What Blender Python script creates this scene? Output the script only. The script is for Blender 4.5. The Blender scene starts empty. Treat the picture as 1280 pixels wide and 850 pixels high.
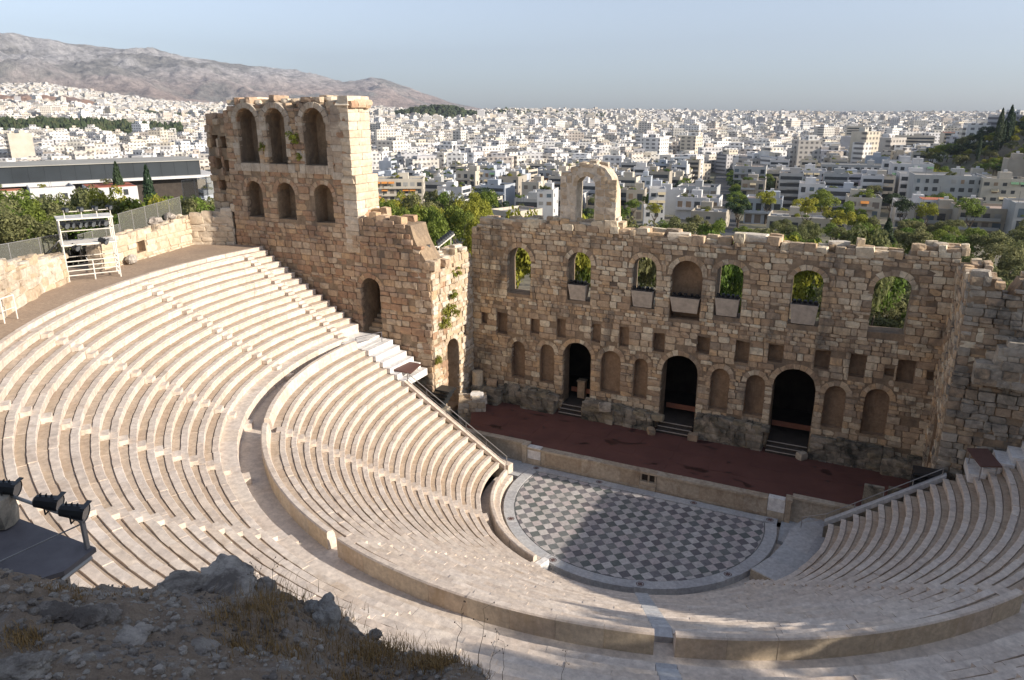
import bpy, math, random
import numpy as np
from mathutils import Vector, Matrix
from mathutils.geometry import tessellate_polygon

random.seed(7)
rng = np.random.default_rng(11)
PI = math.pi
S = bpy.context.scene
COL = S.collection

# ------------------------------------------------------------------ camera
CAM = Vector((12.5996, -46.9878, 27.7576))
YAW, PITCH, FPX = -0.4514, -0.3020, 914.16
cd = bpy.data.cameras.new('camera')
cd.sensor_width = 36.0
cd.lens = 36.0 * FPX / 1280.0
cd.clip_start = 0.1
cd.clip_end = 40000
co = bpy.data.objects.new('camera', cd)
COL.objects.link(co)
co.location = CAM
co.rotation_euler = (PI / 2 + PITCH, 0, -YAW)
S.camera = co

# ------------------------------------------------------------------ light
SUN_EL, SUN_AZ = 22.5, 3.5            # azimuth measured from +X towards +Y
sdir = Vector((math.cos(math.radians(SUN_AZ)) * math.cos(math.radians(SUN_EL)),
               math.sin(math.radians(SUN_AZ)) * math.cos(math.radians(SUN_EL)),
               math.sin(math.radians(SUN_EL))))
W = bpy.data.worlds.new("World")
S.world = W
W.use_nodes = True
nt = W.node_tree
bg = nt.nodes['Background']
sky = nt.nodes.new('ShaderNodeTexSky')
sky.sky_type = 'NISHITA'
sky.sun_disc = False
sky.sun_elevation = math.radians(SUN_EL)
sky.sun_rotation = math.radians(90 - SUN_AZ)
sky.altitude = 100
sky.air_density = 1.0
sky.dust_density = 0.7
sky.ozone_density = 6.0
hs = nt.nodes.new('ShaderNodeHueSaturation')
hs.inputs['Saturation'].default_value = 0.52
nt.links.new(sky.outputs[0], hs.inputs['Color'])
nt.links.new(hs.outputs[0], bg.inputs['Color'])
bg.inputs['Strength'].default_value = 0.118
sl = bpy.data.lights.new('sun', 'SUN')
sl.energy = 5.0
sl.angle = math.radians(0.5)
sl.color = (1.0, 0.90, 0.78)
so = bpy.data.objects.new('sun', sl)
COL.objects.link(so)
so.rotation_euler = sdir.to_track_quat('Z', 'Y').to_euler()
so.location = (60, 10, 80)
S.view_settings.view_transform = 'Standard'
S.view_settings.look = 'None'
S.view_settings.gamma = 1
S.view_settings.exposure = 0.80
S.cycles.max_bounces = 6
S.cycles.diffuse_bounces = 5
S.cycles.transparent_max_bounces = 12
S.cycles.volume_bounces = 0

# ------------------------------------------------------------------ helpers
def tag(o, label=None, cat=None, group=None, kind=None):
    if label: o['label'] = label
    if cat: o['category'] = cat
    if group: o['group'] = group
    if kind: o['kind'] = kind
    return o

def link(name, data, parent=None, loc=None, rot=None, scale=None):
    o = bpy.data.objects.new(name, data)
    COL.objects.link(o)
    if parent: o.parent = parent
    if loc is not None: o.location = loc
    if rot is not None: o.rotation_euler = rot
    if scale is not None: o.scale = scale
    return o

def empty(name, loc=(0, 0, 0), rz=0):
    o = bpy.data.objects.new(name, None)
    o.empty_display_size = 0.3
    COL.objects.link(o)
    o.location = loc
    o.rotation_euler = (0, 0, rz)
    return o

def mesh(name, v, f, mat=None, smooth=False):
    m = bpy.data.meshes.new(name)
    if isinstance(v, np.ndarray): v = v.tolist()
    if isinstance(f, np.ndarray): f = f.tolist()
    m.from_pydata(v, [], f)
    if mat is not None:
        for k in (mat if isinstance(mat, (list, tuple)) else [mat]): m.materials.append(k)
    if smooth: m.polygons.foreach_set('use_smooth', [True] * len(m.polygons))
    m.update()
    return m

BOXF = [(0, 3, 2, 1), (4, 5, 6, 7), (0, 1, 5, 4), (1, 2, 6, 5), (2, 3, 7, 6), (3, 0, 4, 7)]

class MB:
    def __init__(s): s.v = []; s.f = []; s.mi = []
    def add(s, v, f, mi=0):
        b = len(s.v)
        s.v += [tuple(p) for p in v]
        s.f += [tuple(i + b for i in q) for q in f]
        s.mi += [mi] * len(f)
    def box(s, x0, x1, y0, y1, z0, z1, mi=0):
        s.add([(x0, y0, z0), (x1, y0, z0), (x1, y1, z0), (x0, y1, z0), (x0, y0, z1), (x1, y0, z1), (x1, y1, z1), (x0, y1, z1)], BOXF, mi)
    def hexa(s, p, mi=0): s.add(p, BOXF, mi)
    def tube(s, a, b, r0, r1=None, n=6, mi=0, caps=True):
        r1 = r0 if r1 is None else r1
        a = Vector(a); b = Vector(b)
        d = (b - a).normalized()
        t = Vector((0, 0, 1)) if abs(d.z) < 0.9 else Vector((1, 0, 0))
        u = d.cross(t).normalized(); w = d.cross(u)
        v = [a + (u * math.cos(2 * PI * k / n) + w * math.sin(2 * PI * k / n)) * r0 for k in range(n)]
        v += [b + (u * math.cos(2 * PI * k / n) + w * math.sin(2 * PI * k / n)) * r1 for k in range(n)]
        f = [(k, (k + 1) % n, (k + 1) % n + n, k + n) for k in range(n)]
        if caps: f += [tuple(range(n))[::-1], tuple(range(n, 2 * n))]
        s.add(v, f, mi)
    def prism(s, poly, y0, y1, mi=0):      # poly in (x,z), extruded along y
        n = len(poly)
        v = [(x, y0, z) for x, z in poly] + [(x, y1, z) for x, z in poly]
        f = [(k, (k + 1) % n, (k + 1) % n + n, k + n) for k in range(n)] + [tuple(range(n))[::-1], tuple(range(n, 2 * n))]
        s.add(v, f, mi)
    def build(s, name, mats, parent=None, loc=None, rot=None, smooth=False):
        m = mesh(name, s.v, s.f, mats, smooth)
        if any(s.mi): m.polygons.foreach_set('material_index', s.mi)
        return link(name, m, parent, loc, rot)

def joined(base, mats4, name, mat, parent=None, smooth=False):
    """base: list of (verts Nx3, faces) ; mats4: list of (index, 4x4 np). One mesh."""
    V = []; F = []; off = 0
    for k, M in mats4:
        v, f = base[k]
        V.append(v @ M[:3, :3].T + M[:3, 3])
        F += [tuple(i + off for i in q) for q in f]
        off += len(v)
    m = mesh(name, np.concatenate(V), F, mat, smooth)
    return link(name, m, parent)

def trs(loc, rz=0, sc=(1, 1, 1), rx=0, ry=0):
    return np.array(Matrix.LocRotScale(Vector(loc), Matrix.Rotation(rz, 3, 'Z') @ Matrix.Rotation(rx, 3, 'X') @ Matrix.Rotation(ry, 3, 'Y'), Vector(sc)))

def copy_tree(o, parent=None):
    c = o.copy(); COL.objects.link(c)
    if parent: c.parent = parent
    for ch in list(o.children): copy_tree(ch, c)
    return c

# ------------------------------------------------------------------ materials
def nmat(name):
    m = bpy.data.materials.new(name)
    m.use_nodes = True
    t = m.node_tree
    return m, t, t.nodes['Principled BSDF'], t.nodes.new, t.links.new

def rnd_value(t, new, lk):
    """per object + per island random 0..1"""
    oi = new('ShaderNodeObjectInfo'); ge = new('ShaderNodeNewGeometry')
    a = new('ShaderNodeMath'); a.operation = 'ADD'
    lk(oi.outputs['Random'], a.inputs[0]); lk(ge.outputs['Random Per Island'], a.inputs[1])
    b = new('ShaderNodeMath'); b.operation = 'FRACT'
    lk(a.outputs[0], b.inputs[0])
    return b.outputs[0]

def ramp(new, stops, interp='LINEAR'):
    r = new('ShaderNodeValToRGB')
    r.color_ramp.interpolation = interp
    e = r.color_ramp.elements
    while len(e) < len(stops): e.new(0.5)
    for k, (p, c) in enumerate(stops):
        e[k].position = p
        e[k].color = (c[0], c[1], c[2], 1)
    return r

def noise(new, lk, scale, detail=4, rough=0.6, vec=None, dist=0.0):
    n = new('ShaderNodeTexNoise')
    n.inputs['Scale'].default_value = scale
    n.inputs['Detail'].default_value = detail
    n.inputs['Roughness'].default_value = rough
    n.inputs['Distortion'].default_value = dist
    if vec is not None: lk(vec, n.inputs['Vector'])
    return n

def mixc(new, lk, fac, a, b, mode='MIX'):
    m = new('ShaderNodeMix'); m.data_type = 'RGBA'; m.blend_type = mode
    for sock, val in ((m.inputs[0], fac), (m.inputs[6], a), (m.inputs[7], b)):
        if isinstance(val, (int, float)): sock.default_value = val
        elif isinstance(val, tuple): sock.default_value = (val[0], val[1], val[2], 1)
        else: lk(val, sock)
    return m.outputs[2]

def mrange(new, lk, val, a, b, c=0.0, d=1.0):
    m = new('ShaderNodeMapRange')
    lk(val, m.inputs[0])
    m.inputs[1].default_value = a; m.inputs[2].default_value = b
    m.inputs[3].default_value = c; m.inputs[4].default_value = d
    return m.outputs[0]

def stone_mat(name, palette, stain=None, stain_scale=0.35, stain_lo=0.5, stain_hi=0.7, bump=0.4, fine=6.0, rough=0.9, vstretch=1.0, mott=0.35, dark=(0.05, 0.045, 0.04)):
    m, t, p, new, lk = nmat(name)
    geo = new('ShaderNodeNewGeometry')
    pos = geo.outputs['Position']
    r = rnd_value(t, new, lk)
    n = len(palette)
    cr = ramp(new, [(k / n, c) for k, c in enumerate(palette)], 'CONSTANT')
    lk(r, cr.inputs[0])
    n1 = noise(new, lk, 0.9, 6, 0.65, pos)
    c = mixc(new, lk, mrange(new, lk, n1.outputs[0], 0.35, 0.7, 0, mott), cr.outputs[0], tuple(x * 0.5 for x in palette[0]))
    n2 = noise(new, lk, fine, 6, 0.7, pos)
    c = mixc(new, lk, 0.55, c, ramp2(new, lk, n2.outputs[0], 0.3, 0.72, (0.45, 0.42, 0.4), (1.35, 1.33, 1.28)), 'MULTIPLY')
    if stain:
        mp = new('ShaderNodeMapping')
        mp.inputs['Scale'].default_value = (1, 1, vstretch)
        lk(pos, mp.inputs['Vector'])
        n3 = noise(new, lk, stain_scale, 7, 0.7, mp.outputs[0], 0.6)
        c = mixc(new, lk, mrange(new, lk, n3.outputs[0], stain_lo, stain_hi), c, stain)
    lk(c, p.inputs['Base Color'])
    p.inputs['Roughness'].default_value = rough
    p.inputs['Specular IOR Level'].default_value = 0.25
    if bump:
        b = new('ShaderNodeBump')
        b.inputs['Strength'].default_value = bump
        b.inputs['Distance'].default_value = 0.12
        n4 = noise(new, lk, fine * 0.6, 8, 0.75, pos)
        lk(n4.outputs[0], b.inputs['Height'])
        lk(b.outputs[0], p.inputs['Normal'])
    return m

def ramp2(new, lk, val, a, b, c0, c1):
    r = new('ShaderNodeMix'); r.data_type = 'RGBA'
    lk(mrange(new, lk, val, a, b), r.inputs[0])
    r.inputs[6].default_value = (*c0, 1); r.inputs[7].default_value = (*c1, 1)
    return r.outputs[2]

def plain(name, col, rough=0.6, metal=0.0, var=0.15, scale=3.0, spec=0.4, bump=0.0):
    m, t, p, new, lk = nmat(name)
    geo = new('ShaderNodeNewGeometry')
    n1 = noise(new, lk, scale, 5, 0.6, geo.outputs['Position'])
    c = mixc(new, lk, 1.0, tuple(col), ramp2(new, lk, n1.outputs[0], 0.3, 0.7, (1 - var,) * 3, (1 + var,) * 3), 'MULTIPLY')
    lk(c, p.inputs['Base Color'])
    p.inputs['Roughness'].default_value = rough
    p.inputs['Metallic'].default_value = metal
    p.inputs['Specular IOR Level'].default_value = spec
    if bump:
        b = new('ShaderNodeBump'); b.inputs['Strength'].default_value = bump; b.inputs['Distance'].default_value = 0.05
        n2 = noise(new, lk, scale * 4, 6, 0.7, geo.outputs['Position'])
        lk(n2.outputs[0], b.inputs['Height']); lk(b.outputs[0], p.inputs['Normal'])
    return m

MARBLE = stone_mat('seat_marble', [(0.634, 0.548, 0.466), (0.656, 0.577, 0.495), (0.604, 0.513, 0.432), (0.669, 0.592, 0.518), (0.617, 0.529, 0.450), (0.641, 0.548, 0.456), (0.585, 0.506, 0.433), (0.659, 0.577, 0.495), (0.632, 0.553, 0.480)],
                   stain=(0.36, 0.27, 0.19), stain_scale=0.55, stain_lo=0.56, stain_hi=0.82, bump=0.25, fine=3.2, rough=0.65, mott=0.2)
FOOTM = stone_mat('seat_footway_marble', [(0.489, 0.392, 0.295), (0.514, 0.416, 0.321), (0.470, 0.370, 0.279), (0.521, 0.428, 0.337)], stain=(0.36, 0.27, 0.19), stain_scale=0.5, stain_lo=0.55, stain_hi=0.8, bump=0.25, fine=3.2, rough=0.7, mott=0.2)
BOUNCE_OCHRE = stone_mat('podium_marble_bounce_weathered', [(0.605, 0.508, 0.378), (0.594, 0.497, 0.390), (0.637, 0.554, 0.439)], stain=(0.42, 0.32, 0.21), stain_scale=0.8, stain_lo=0.5, stain_hi=0.75, bump=0.2, fine=4, rough=0.7, mott=0.15, vstretch=0.3)  # outer podium face: warm bounce light and weathering both put into the colour
NEWM = stone_mat('new_white_marble', [(0.74, 0.73, 0.71), (0.70, 0.69, 0.68), (0.77, 0.75, 0.72)], bump=0.08, fine=3, rough=0.5, mott=0.05)
GREYM = stone_mat('grey_ring_marble', [(0.46, 0.47, 0.48), (0.50, 0.50, 0.50), (0.43, 0.43, 0.44)], bump=0.1, fine=4, rough=0.5, mott=0.1)
SCAENA = stone_mat('brown_ruin_stone', [(0.549, 0.409, 0.276), (0.659, 0.521, 0.357), (0.441, 0.319, 0.212), (0.713, 0.601, 0.439), (0.557, 0.456, 0.334), (0.635, 0.449, 0.271), (0.778, 0.681, 0.507), (0.415, 0.327, 0.238), (0.580, 0.433, 0.288)],
                   stain=(0.085, 0.078, 0.07), stain_scale=0.42, stain_lo=0.515, stain_hi=0.70, bump=0.9, fine=3.2, vstretch=0.3)
CORE = stone_mat('ruin_core_mortar', [(0.323, 0.242, 0.163)], stain=(0.11, 0.09, 0.075), stain_scale=0.35, stain_lo=0.48, stain_hi=0.72, bump=0.9, fine=2.4, vstretch=0.5)
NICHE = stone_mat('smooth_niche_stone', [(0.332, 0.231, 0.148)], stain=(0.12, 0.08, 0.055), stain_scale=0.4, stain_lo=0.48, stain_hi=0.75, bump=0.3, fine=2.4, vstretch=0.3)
DARKST = stone_mat('lichen_dark_stone', [(0.316, 0.281, 0.224), (0.388, 0.337, 0.264), (0.259, 0.232, 0.183), (0.460, 0.400, 0.306), (0.345, 0.294, 0.203)],
                   stain=(0.05, 0.05, 0.042), stain_scale=0.6, stain_lo=0.44, stain_hi=0.64, bump=0.8, fine=3.5)
GREYST = stone_mat('grey_weathered_stone', [(0.416, 0.370, 0.306), (0.477, 0.419, 0.342), (0.354, 0.308, 0.245), (0.514, 0.455, 0.367), (0.414, 0.308, 0.211), (0.450, 0.345, 0.235)],
                   stain=(0.09, 0.085, 0.075), stain_scale=0.55, stain_lo=0.48, stain_hi=0.68, bump=0.8, fine=3.0)
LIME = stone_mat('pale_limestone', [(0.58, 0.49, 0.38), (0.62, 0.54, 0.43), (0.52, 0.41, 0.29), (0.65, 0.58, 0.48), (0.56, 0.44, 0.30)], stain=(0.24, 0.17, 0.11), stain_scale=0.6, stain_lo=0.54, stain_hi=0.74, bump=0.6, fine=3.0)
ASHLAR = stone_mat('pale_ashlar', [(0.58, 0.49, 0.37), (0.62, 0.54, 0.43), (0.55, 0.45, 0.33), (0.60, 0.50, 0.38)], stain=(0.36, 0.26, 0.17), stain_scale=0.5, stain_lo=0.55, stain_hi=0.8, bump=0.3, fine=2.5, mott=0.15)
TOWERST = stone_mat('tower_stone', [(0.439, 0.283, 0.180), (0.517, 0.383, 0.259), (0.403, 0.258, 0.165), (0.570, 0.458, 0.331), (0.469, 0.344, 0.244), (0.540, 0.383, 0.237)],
                    stain=(0.17, 0.12, 0.09), stain_scale=0.35, stain_lo=0.5, stain_hi=0.74, bump=0.7, fine=3.0, vstretch=0.5)
PROSK = stone_mat('stage_front_marble', [(0.47, 0.40, 0.31), (0.50, 0.43, 0.34), (0.44, 0.36, 0.27)], stain=(0.22, 0.16, 0.11), stain_scale=0.9, stain_lo=0.52, stain_hi=0.74, bump=0.3, fine=4, vstretch=0.35)
TILED = stone_mat('dark_paving_marble', [(0.178, 0.190, 0.190), (0.146, 0.163, 0.158), (0.208, 0.202, 0.214), (0.167, 0.161, 0.172), (0.235, 0.240, 0.235)], bump=0.1, fine=5, rough=0.5, mott=0.2)
TILEL = stone_mat('light_paving_marble', [(0.506, 0.483, 0.467), (0.460, 0.429, 0.421), (0.551, 0.528, 0.512), (0.498, 0.444, 0.436), (0.439, 0.416, 0.400)], bump=0.1, fine=5, rough=0.5, mott=0.2)
DIRT = stone_mat('dirt_path', [(0.38, 0.29, 0.215)], stain=(0.29, 0.22, 0.165), stain_scale=0.3, stain_lo=0.45, stain_hi=0.65, bump=0.35, fine=5, mott=0.15)
WHITEMET = plain('cream_painted_metal', (0.66, 0.62, 0.55), 0.5, 0.0, 0.12)
GREYMET = plain('grey_metal', (0.30, 0.29, 0.28), 0.45, 0.4, 0.15)
BLACK = plain('black_housing', (0.018, 0.02, 0.022), 0.4, 0.0, 0.2)
GLASS = plain('lamp_glass', (0.10, 0.11, 0.12), 0.15, 0.0, 0.1, spec=0.8)
DECK = plain('deck_sheet', (0.115, 0.105, 0.11), 0.65, 0.0, 0.25, 2.0, bump=0.1)
BROWNP = plain('brown_board', (0.115, 0.06, 0.05), 0.55, 0.0, 0.15, 4)
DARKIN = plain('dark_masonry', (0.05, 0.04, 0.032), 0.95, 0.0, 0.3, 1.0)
REDBAR = plain('red_wood_barrier', (0.30, 0.12, 0.07), 0.7, 0.0, 0.15, 2)

def red_floor():
    m, t, p, new, lk = nmat('red_stage_floor')
    geo = new('ShaderNodeNewGeometry'); pos = geo.outputs['Position']
    n1 = noise(new, lk, 0.5, 5, 0.6, pos)
    c = ramp2(new, lk, n1.outputs[0], 0.3, 0.7, (0.105, 0.045, 0.036), (0.145, 0.062, 0.048))
    mp = new('ShaderNodeMapping'); mp.inputs['Scale'].default_value = (0.6, 1.1, 1); lk(pos, mp.inputs['Vector'])
    n2 = noise(new, lk, 0.75, 4, 0.55, mp.outputs[0], 0.5)
    w = mrange(new, lk, n2.outputs[0], 0.61, 0.65, 0, 0.85)
    c = mixc(new, lk, w, c, (0.03, 0.012, 0.011))
    lk(c, p.inputs['Base Color'])
    lk(mrange(new, lk, w, 0, 1, 0.85, 0.35), p.inputs['Roughness'])
    p.inputs['Specular IOR Level'].default_value = 0.3
    return m
REDF = red_floor()

def leaf_mat(name, a, b, trans=0.4):
    m, t, p, new, lk = nmat(name)
    oi = new('ShaderNodeObjectInfo'); ge = new('ShaderNodeNewGeometry')
    c1 = mixc(new, lk, oi.outputs['Random'], a, b)
    c2 = mixc(new, lk, 1.0, c1, ramp2(new, lk, ge.outputs['Random Per Island'], 0, 1, (0.6, 0.6, 0.6), (1.4, 1.35, 1.2)), 'MULTIPLY')
    lk(c2, p.inputs['Base Color'])
    p.inputs['Roughness'].default_value = 0.7
    p.inputs['Specular IOR Level'].default_value = 0.2
    tr = new('ShaderNodeBsdfTranslucent'); lk(c2, tr.inputs['Color'])
    mx = new('ShaderNodeMixShader'); mx.inputs[0].default_value = trans
    lk(p.outputs[0], mx.inputs[1]); lk(tr.outputs[0], mx.inputs[2])
    lk(mx.outputs[0], t.nodes['Material Output'].inputs['Surface'])
    return m
OLIVE = leaf_mat('olive_leaves', (0.15, 0.17, 0.07), (0.21, 0.21, 0.10))
GREEN = leaf_mat('green_leaves', (0.11, 0.175, 0.035), (0.18, 0.22, 0.045))
YELL = leaf_mat('yellow_green_leaves', (0.24, 0.26, 0.04), (0.32, 0.31, 0.05))
DARKG = leaf_mat('dark_conifer_leaves', (0.025, 0.05, 0.025), (0.045, 0.065, 0.03), 0.15)
BUSH = leaf_mat('wall_plant_leaves', (0.19, 0.23, 0.035), (0.25, 0.26, 0.05))
BARK = plain('bark', (0.09, 0.07, 0.05), 0.95, 0, 0.3, 4)
DRYG = leaf_mat('dry_grass', (0.24, 0.16, 0.075), (0.30, 0.21, 0.10), 0.2)
ROCK = stone_mat('dark_hill_rock', [(0.538, 0.491, 0.434), (0.592, 0.542, 0.481), (0.484, 0.433, 0.382), (0.646, 0.586, 0.522)], stain=(0.17, 0.145, 0.125), stain_scale=2.2, stain_lo=0.46, stain_hi=0.6, bump=0.9, fine=14)
SOIL = stone_mat('hill_soil', [(0.439, 0.343, 0.259)], stain=(0.40, 0.37, 0.345), stain_scale=2.6, stain_lo=0.54, stain_hi=0.64, bump=1.0, fine=16)
exec_city = True

# ------------------------------------------------------------------ terrain heights
def camaz(x, y):
    """photo column (1280 wide) and horizontal distance of a ground point seen from the camera"""
    dx = np.asarray(x, float) - CAM.x; dy = np.asarray(y, float) - CAM.y
    d = np.hypot(dx, dy)
    a = np.arctan2(dx, dy) - YAW
    a = (a + PI) % (2 * PI) - PI
    px = 640 + FPX * np.tan(np.clip(a, -1.2, 1.2)) * 1.045
    return px, d, a

def at(px, d, z=0.0):
    a = math.atan((px - 640) / (FPX * 1.045)) + YAW
    return (CAM.x + d * math.sin(a), CAM.y + d * math.cos(a), z)

T_ANG = np.array([-180, -135, -90, -45, -12, 0, 25, 50, 75, 95, 120, 150, 180.0])
T_R = np.array([0, 38, 42, 47, 55, 70, 100, 150, 300, 600, 900.0])
T_Z = np.array([
    [0, 12.0, 12.5, 13, 14, 14, 8, -4, -14, -20, -20],       # +X
    [-3, -3, -3, -3, -2, 0, 1, -2, -13, -20, -22],
    [-3, -3, -3.2, -3.5, -4, -4, -3, -4, -15, -22, -22],        # +Y behind the stage
    [-3, -3, -3, -3, -3, -3, -4, -8, -18, -23, -22],
    [-3, 4, 5, 5, 4, 3, 0, -7, -18, -23, -22],
    [-3, 13.2, 15.0, 14.8, 12, 9, 4, -4, -17, -23, -22],     # -X
    [-3, 13.2, 15.0, 15.4, 14, 11, 6, -3, -16, -22, -22],
    [-3, 13.2, 15.4, 17.2, 20, 24, 20, 5, -10, -20, -22],
    [-3, 13.2, 16.2, 22.5, 27.0, 32, 38, 40, 30, 20, 20],
    [-3, 13.2, 16.2, 23.0, 27.5, 33, 42, 45, 40, 30, 20],
    [-3, 13.2, 15.6, 19, 25, 31, 40, 45, 40, 30, 20],
    [-3, 13.2, 15.2, 17.0, 20, 24, 30, 28, 20, 10, 0],
    [0, 12.0, 12.5, 13, 14, 14, 8, -4, -14, -20, -20]], float)
SKY_PX = np.array([-600, 0, 60, 130, 200, 280, 470, 540, 600, 640, 800, 900, 1000, 1200, 1700.0])
SKY_Y = np.array([124, 117, 115, 123, 131, 135, 137, 141, 141, 139.5, 140.5, 142, 143, 143.5, 143])

def ground_z(x, y):
    x = np.asarray(x, float); y = np.asarray(y, float)
    r = np.hypot(x, y)
    t = np.degrees(np.arctan2(-y, -x))
    ia = np.clip(np.searchsorted(T_ANG, t, 'right') - 1, 0, len(T_ANG) - 2)
    fa = (t - T_ANG[ia]) / (T_ANG[ia + 1] - T_ANG[ia])
    fa = fa * fa * (3 - 2 * fa)
    rr = np.minimum(r, 899.9)
    ir = np.clip(np.searchsorted(T_R, rr, 'right') - 1, 0, len(T_R) - 2)
    fr = (rr - T_R[ir]) / (T_R[ir + 1] - T_R[ir])
    z = (T_Z[ia, ir] * (1 - fr) + T_Z[ia, ir + 1] * fr) * (1 - fa) + (T_Z[ia + 1, ir] * (1 - fr) + T_Z[ia + 1, ir + 1] * fr) * fa
    # far plain rising towards the suburbs
    px, d, a = camaz(x, y)
    zf = CAM.z + (140.2 - np.interp(px, SKY_PX, SKY_Y)) / FPX * 5000
    zf = np.where(np.abs(a) > 1.15, 20, zf)
    s = np.clip((d - 650) / 4350, 0, 1.0) ** 1.25
    far = -22 + (zf + 22) * s
    b = np.clip((r - 500) / 350, 0, 1); b = b * b * (3 - 2 * b)
    z = z * (1 - b) + far * b
    # hills
    z = z + 62 * np.exp(-((x - 150) / 95) ** 2 - ((y - 455) / 120) ** 2)
    hx, hy, _ = at(548, 2400); z = z + 44 * np.exp(-((x - hx) ** 2 + (y - hy) ** 2) / 150 ** 2)
    hx, hy, _ = at(640, 2700); z = z + 22 * np.exp(-((x - hx) ** 2 + (y - hy) ** 2) / 170 ** 2)
    return z

def make_ground():
    na = 220
    rad = np.concatenate([[0], np.linspace(8, 60, 27), np.geomspace(64, 12000, 62)])
    ang = np.linspace(0, 2 * PI, na, endpoint=False)
    V = []
    for r in rad:
        x = -r * np.cos(ang); y = -r * np.sin(ang)
        z = ground_z(x, y)
        # keep the sheet under the bowl, the stage and the passages
        inside = (r < 39) & (y < 5.5)
        z = np.where(inside, np.minimum(z, np.maximum(0.42 * (r - 13) - 2.2, -1.5)), z)
        V.append(np.stack([x, y, z], 1))
    V = np.concatenate(V)
    F = []
    for i in range(len(rad) - 1):
        for k in range(na):
            k2 = (k + 1) % na
            F.append((i * na + k, (i + 1) * na + k, (i + 1) * na + k2, i * na + k2))
    m, t, p, new, lk = nmat('ground_earth')
    geo = new('ShaderNodeNewGeometry')
    n1 = noise(new, lk, 0.02, 8, 0.65, geo.outputs['Position'])
    n2 = noise(new, lk, 0.7, 6, 0.65, geo.outputs['Position'])
    c = ramp2(new, lk, n1.outputs[0], 0.4, 0.6, (0.20, 0.165, 0.115), (0.10, 0.105, 0.06))
    c = mixc(new, lk, 1.0, c, ramp2(new, lk, n2.outputs[0], 0.3, 0.7, (0.65, 0.65, 0.65), (1.3, 1.3, 1.3)), 'MULTIPLY')
    lk(c, p.inputs['Base Color']); p.inputs['Roughness'].default_value = 0.95
    o = link('ground', mesh('ground', V, F, m, True))
    tag(o, kind='structure')
make_ground()

# ------------------------------------------------------------------ mountain
def make_mountain():
    na, ns = 420, 110
    crest_px = np.array([-420, -200, -60, 0, 50, 100, 200, 300, 400, 432, 445, 470, 490, 520, 545, 560, 600, 640, 700])
    crest_y = np.array([52, 36, 40, 45, 48, 53, 63, 76, 95, 104, 104, 102, 106, 118, 125, 130, 137, 143, 152.0])
    from mathutils import noise as mn
    V = []
    for i in range(na):
        px = -420 + 1100 * i / (na - 1)
        yc = np.interp(px, crest_px, crest_y) + float(np.interp(px, [300, 480], [9, -1]))
        cosf = math.cos(math.atan((px - 640) / FPX))
        zc = CAM.z + (140.2 - yc) / FPX * 8200 * cosf
        z0 = CAM.z + (140.2 - np.interp(px, SKY_PX, SKY_Y)) / FPX * 4700 * cosf - 25
        for k in range(ns):
            s = k / (ns - 1) * 1.25
            d = 4500 + 3700 * s
            x, y, _ = at(px, d)
            if s <= 1: z = z0 + (zc - z0) * (0.18 * s + 0.82 * s ** 1.7)
            else: z = zc - (zc - z0) * 1.6 * (s - 1)
            amp = max(zc - z0, 0) * 0.20 * min(s * 2.2, 1) * (1 if s < 0.93 else max(0.0, 1 - (s - 0.93) * 12) * 0.9 + 0.1)
            q = Vector((x / 900, y / 900, 0.3))
            rg = 0
            a_, f_ = 1.0, 1.0
            for _ in range(7):
                rg += a_ * (1 - 2 * abs(mn.noise(q * f_ + Vector((0, 0, f_ * 3)))))
                a_ *= 0.55; f_ *= 2.05
            V.append((x, y, z + amp * (rg - 1.1)))
    F = [(i * ns + k, (i + 1) * ns + k, (i + 1) * ns + k + 1, i * ns + k + 1) for i in range(na - 1) for k in range(ns - 1)]
    m, t, p, new, lk = nmat('mountain_rock')
    geo = new('ShaderNodeNewGeometry'); pos = geo.outputs['Position']
    sx = new('ShaderNodeSeparateXYZ'); lk(pos, sx.inputs[0])
    n1 = noise(new, lk, 0.0016, 9, 0.65, pos, 0.6)
    n2 = noise(new, lk, 0.014, 10, 0.8, pos)
    c = ramp2(new, lk, mrange(new, lk, sx.outputs[2], 150, 420), 0, 1, (0.42, 0.335, 0.295), (0.50, 0.485, 0.475))
    c = mixc(new, lk, mrange(new, lk, n1.outputs[0], 0.50, 0.60), c, (0.27, 0.26, 0.24))
    c = mixc(new, lk, 1.0, c, ramp2(new, lk, n2.outputs[0], 0.35, 0.65, (0.4, 0.41, 0.42), (1.5, 1.48, 1.45)), 'MULTIPLY')
    lk(c, p.inputs['Base Color']); p.inputs['Roughness'].default_value = 1
    b = new('ShaderNodeBump'); b.inputs['Strength'].default_value = 1.0; b.inputs['Distance'].default_value = 60
    lk(n2.outputs[0], b.inputs['Height']); lk(b.outputs[0], p.inputs['Normal'])
    o = link('mountain', mesh('mountain', V, F, m, True)); tag(o, kind='structure')
make_mountain()

# ------------------------------------------------------------------ theatre seating
def pol(r, t, z=0.0):
    t = math.radians(t)
    return (-r * math.cos(t), -r * math.sin(t), z)

LR0, LD, LZ0, LH, LN = 11.47, 0.6985, 0.888, 0.4268, 19          # lower rows: front radius, depth, height
UR0, UD, UZ0, UH, UN = 27.6187, 0.7614, 9.593, 0.4526, 14
GAP = 0.38
L_AIS = [38.11, 72.53, 107.99, 143.73]
U_AIS = [-2.3, 16.0, 35.3, 51.94, 68.41, 86.4, 107.9, 130.1, 147.5, 165.0, 182.3]

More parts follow.
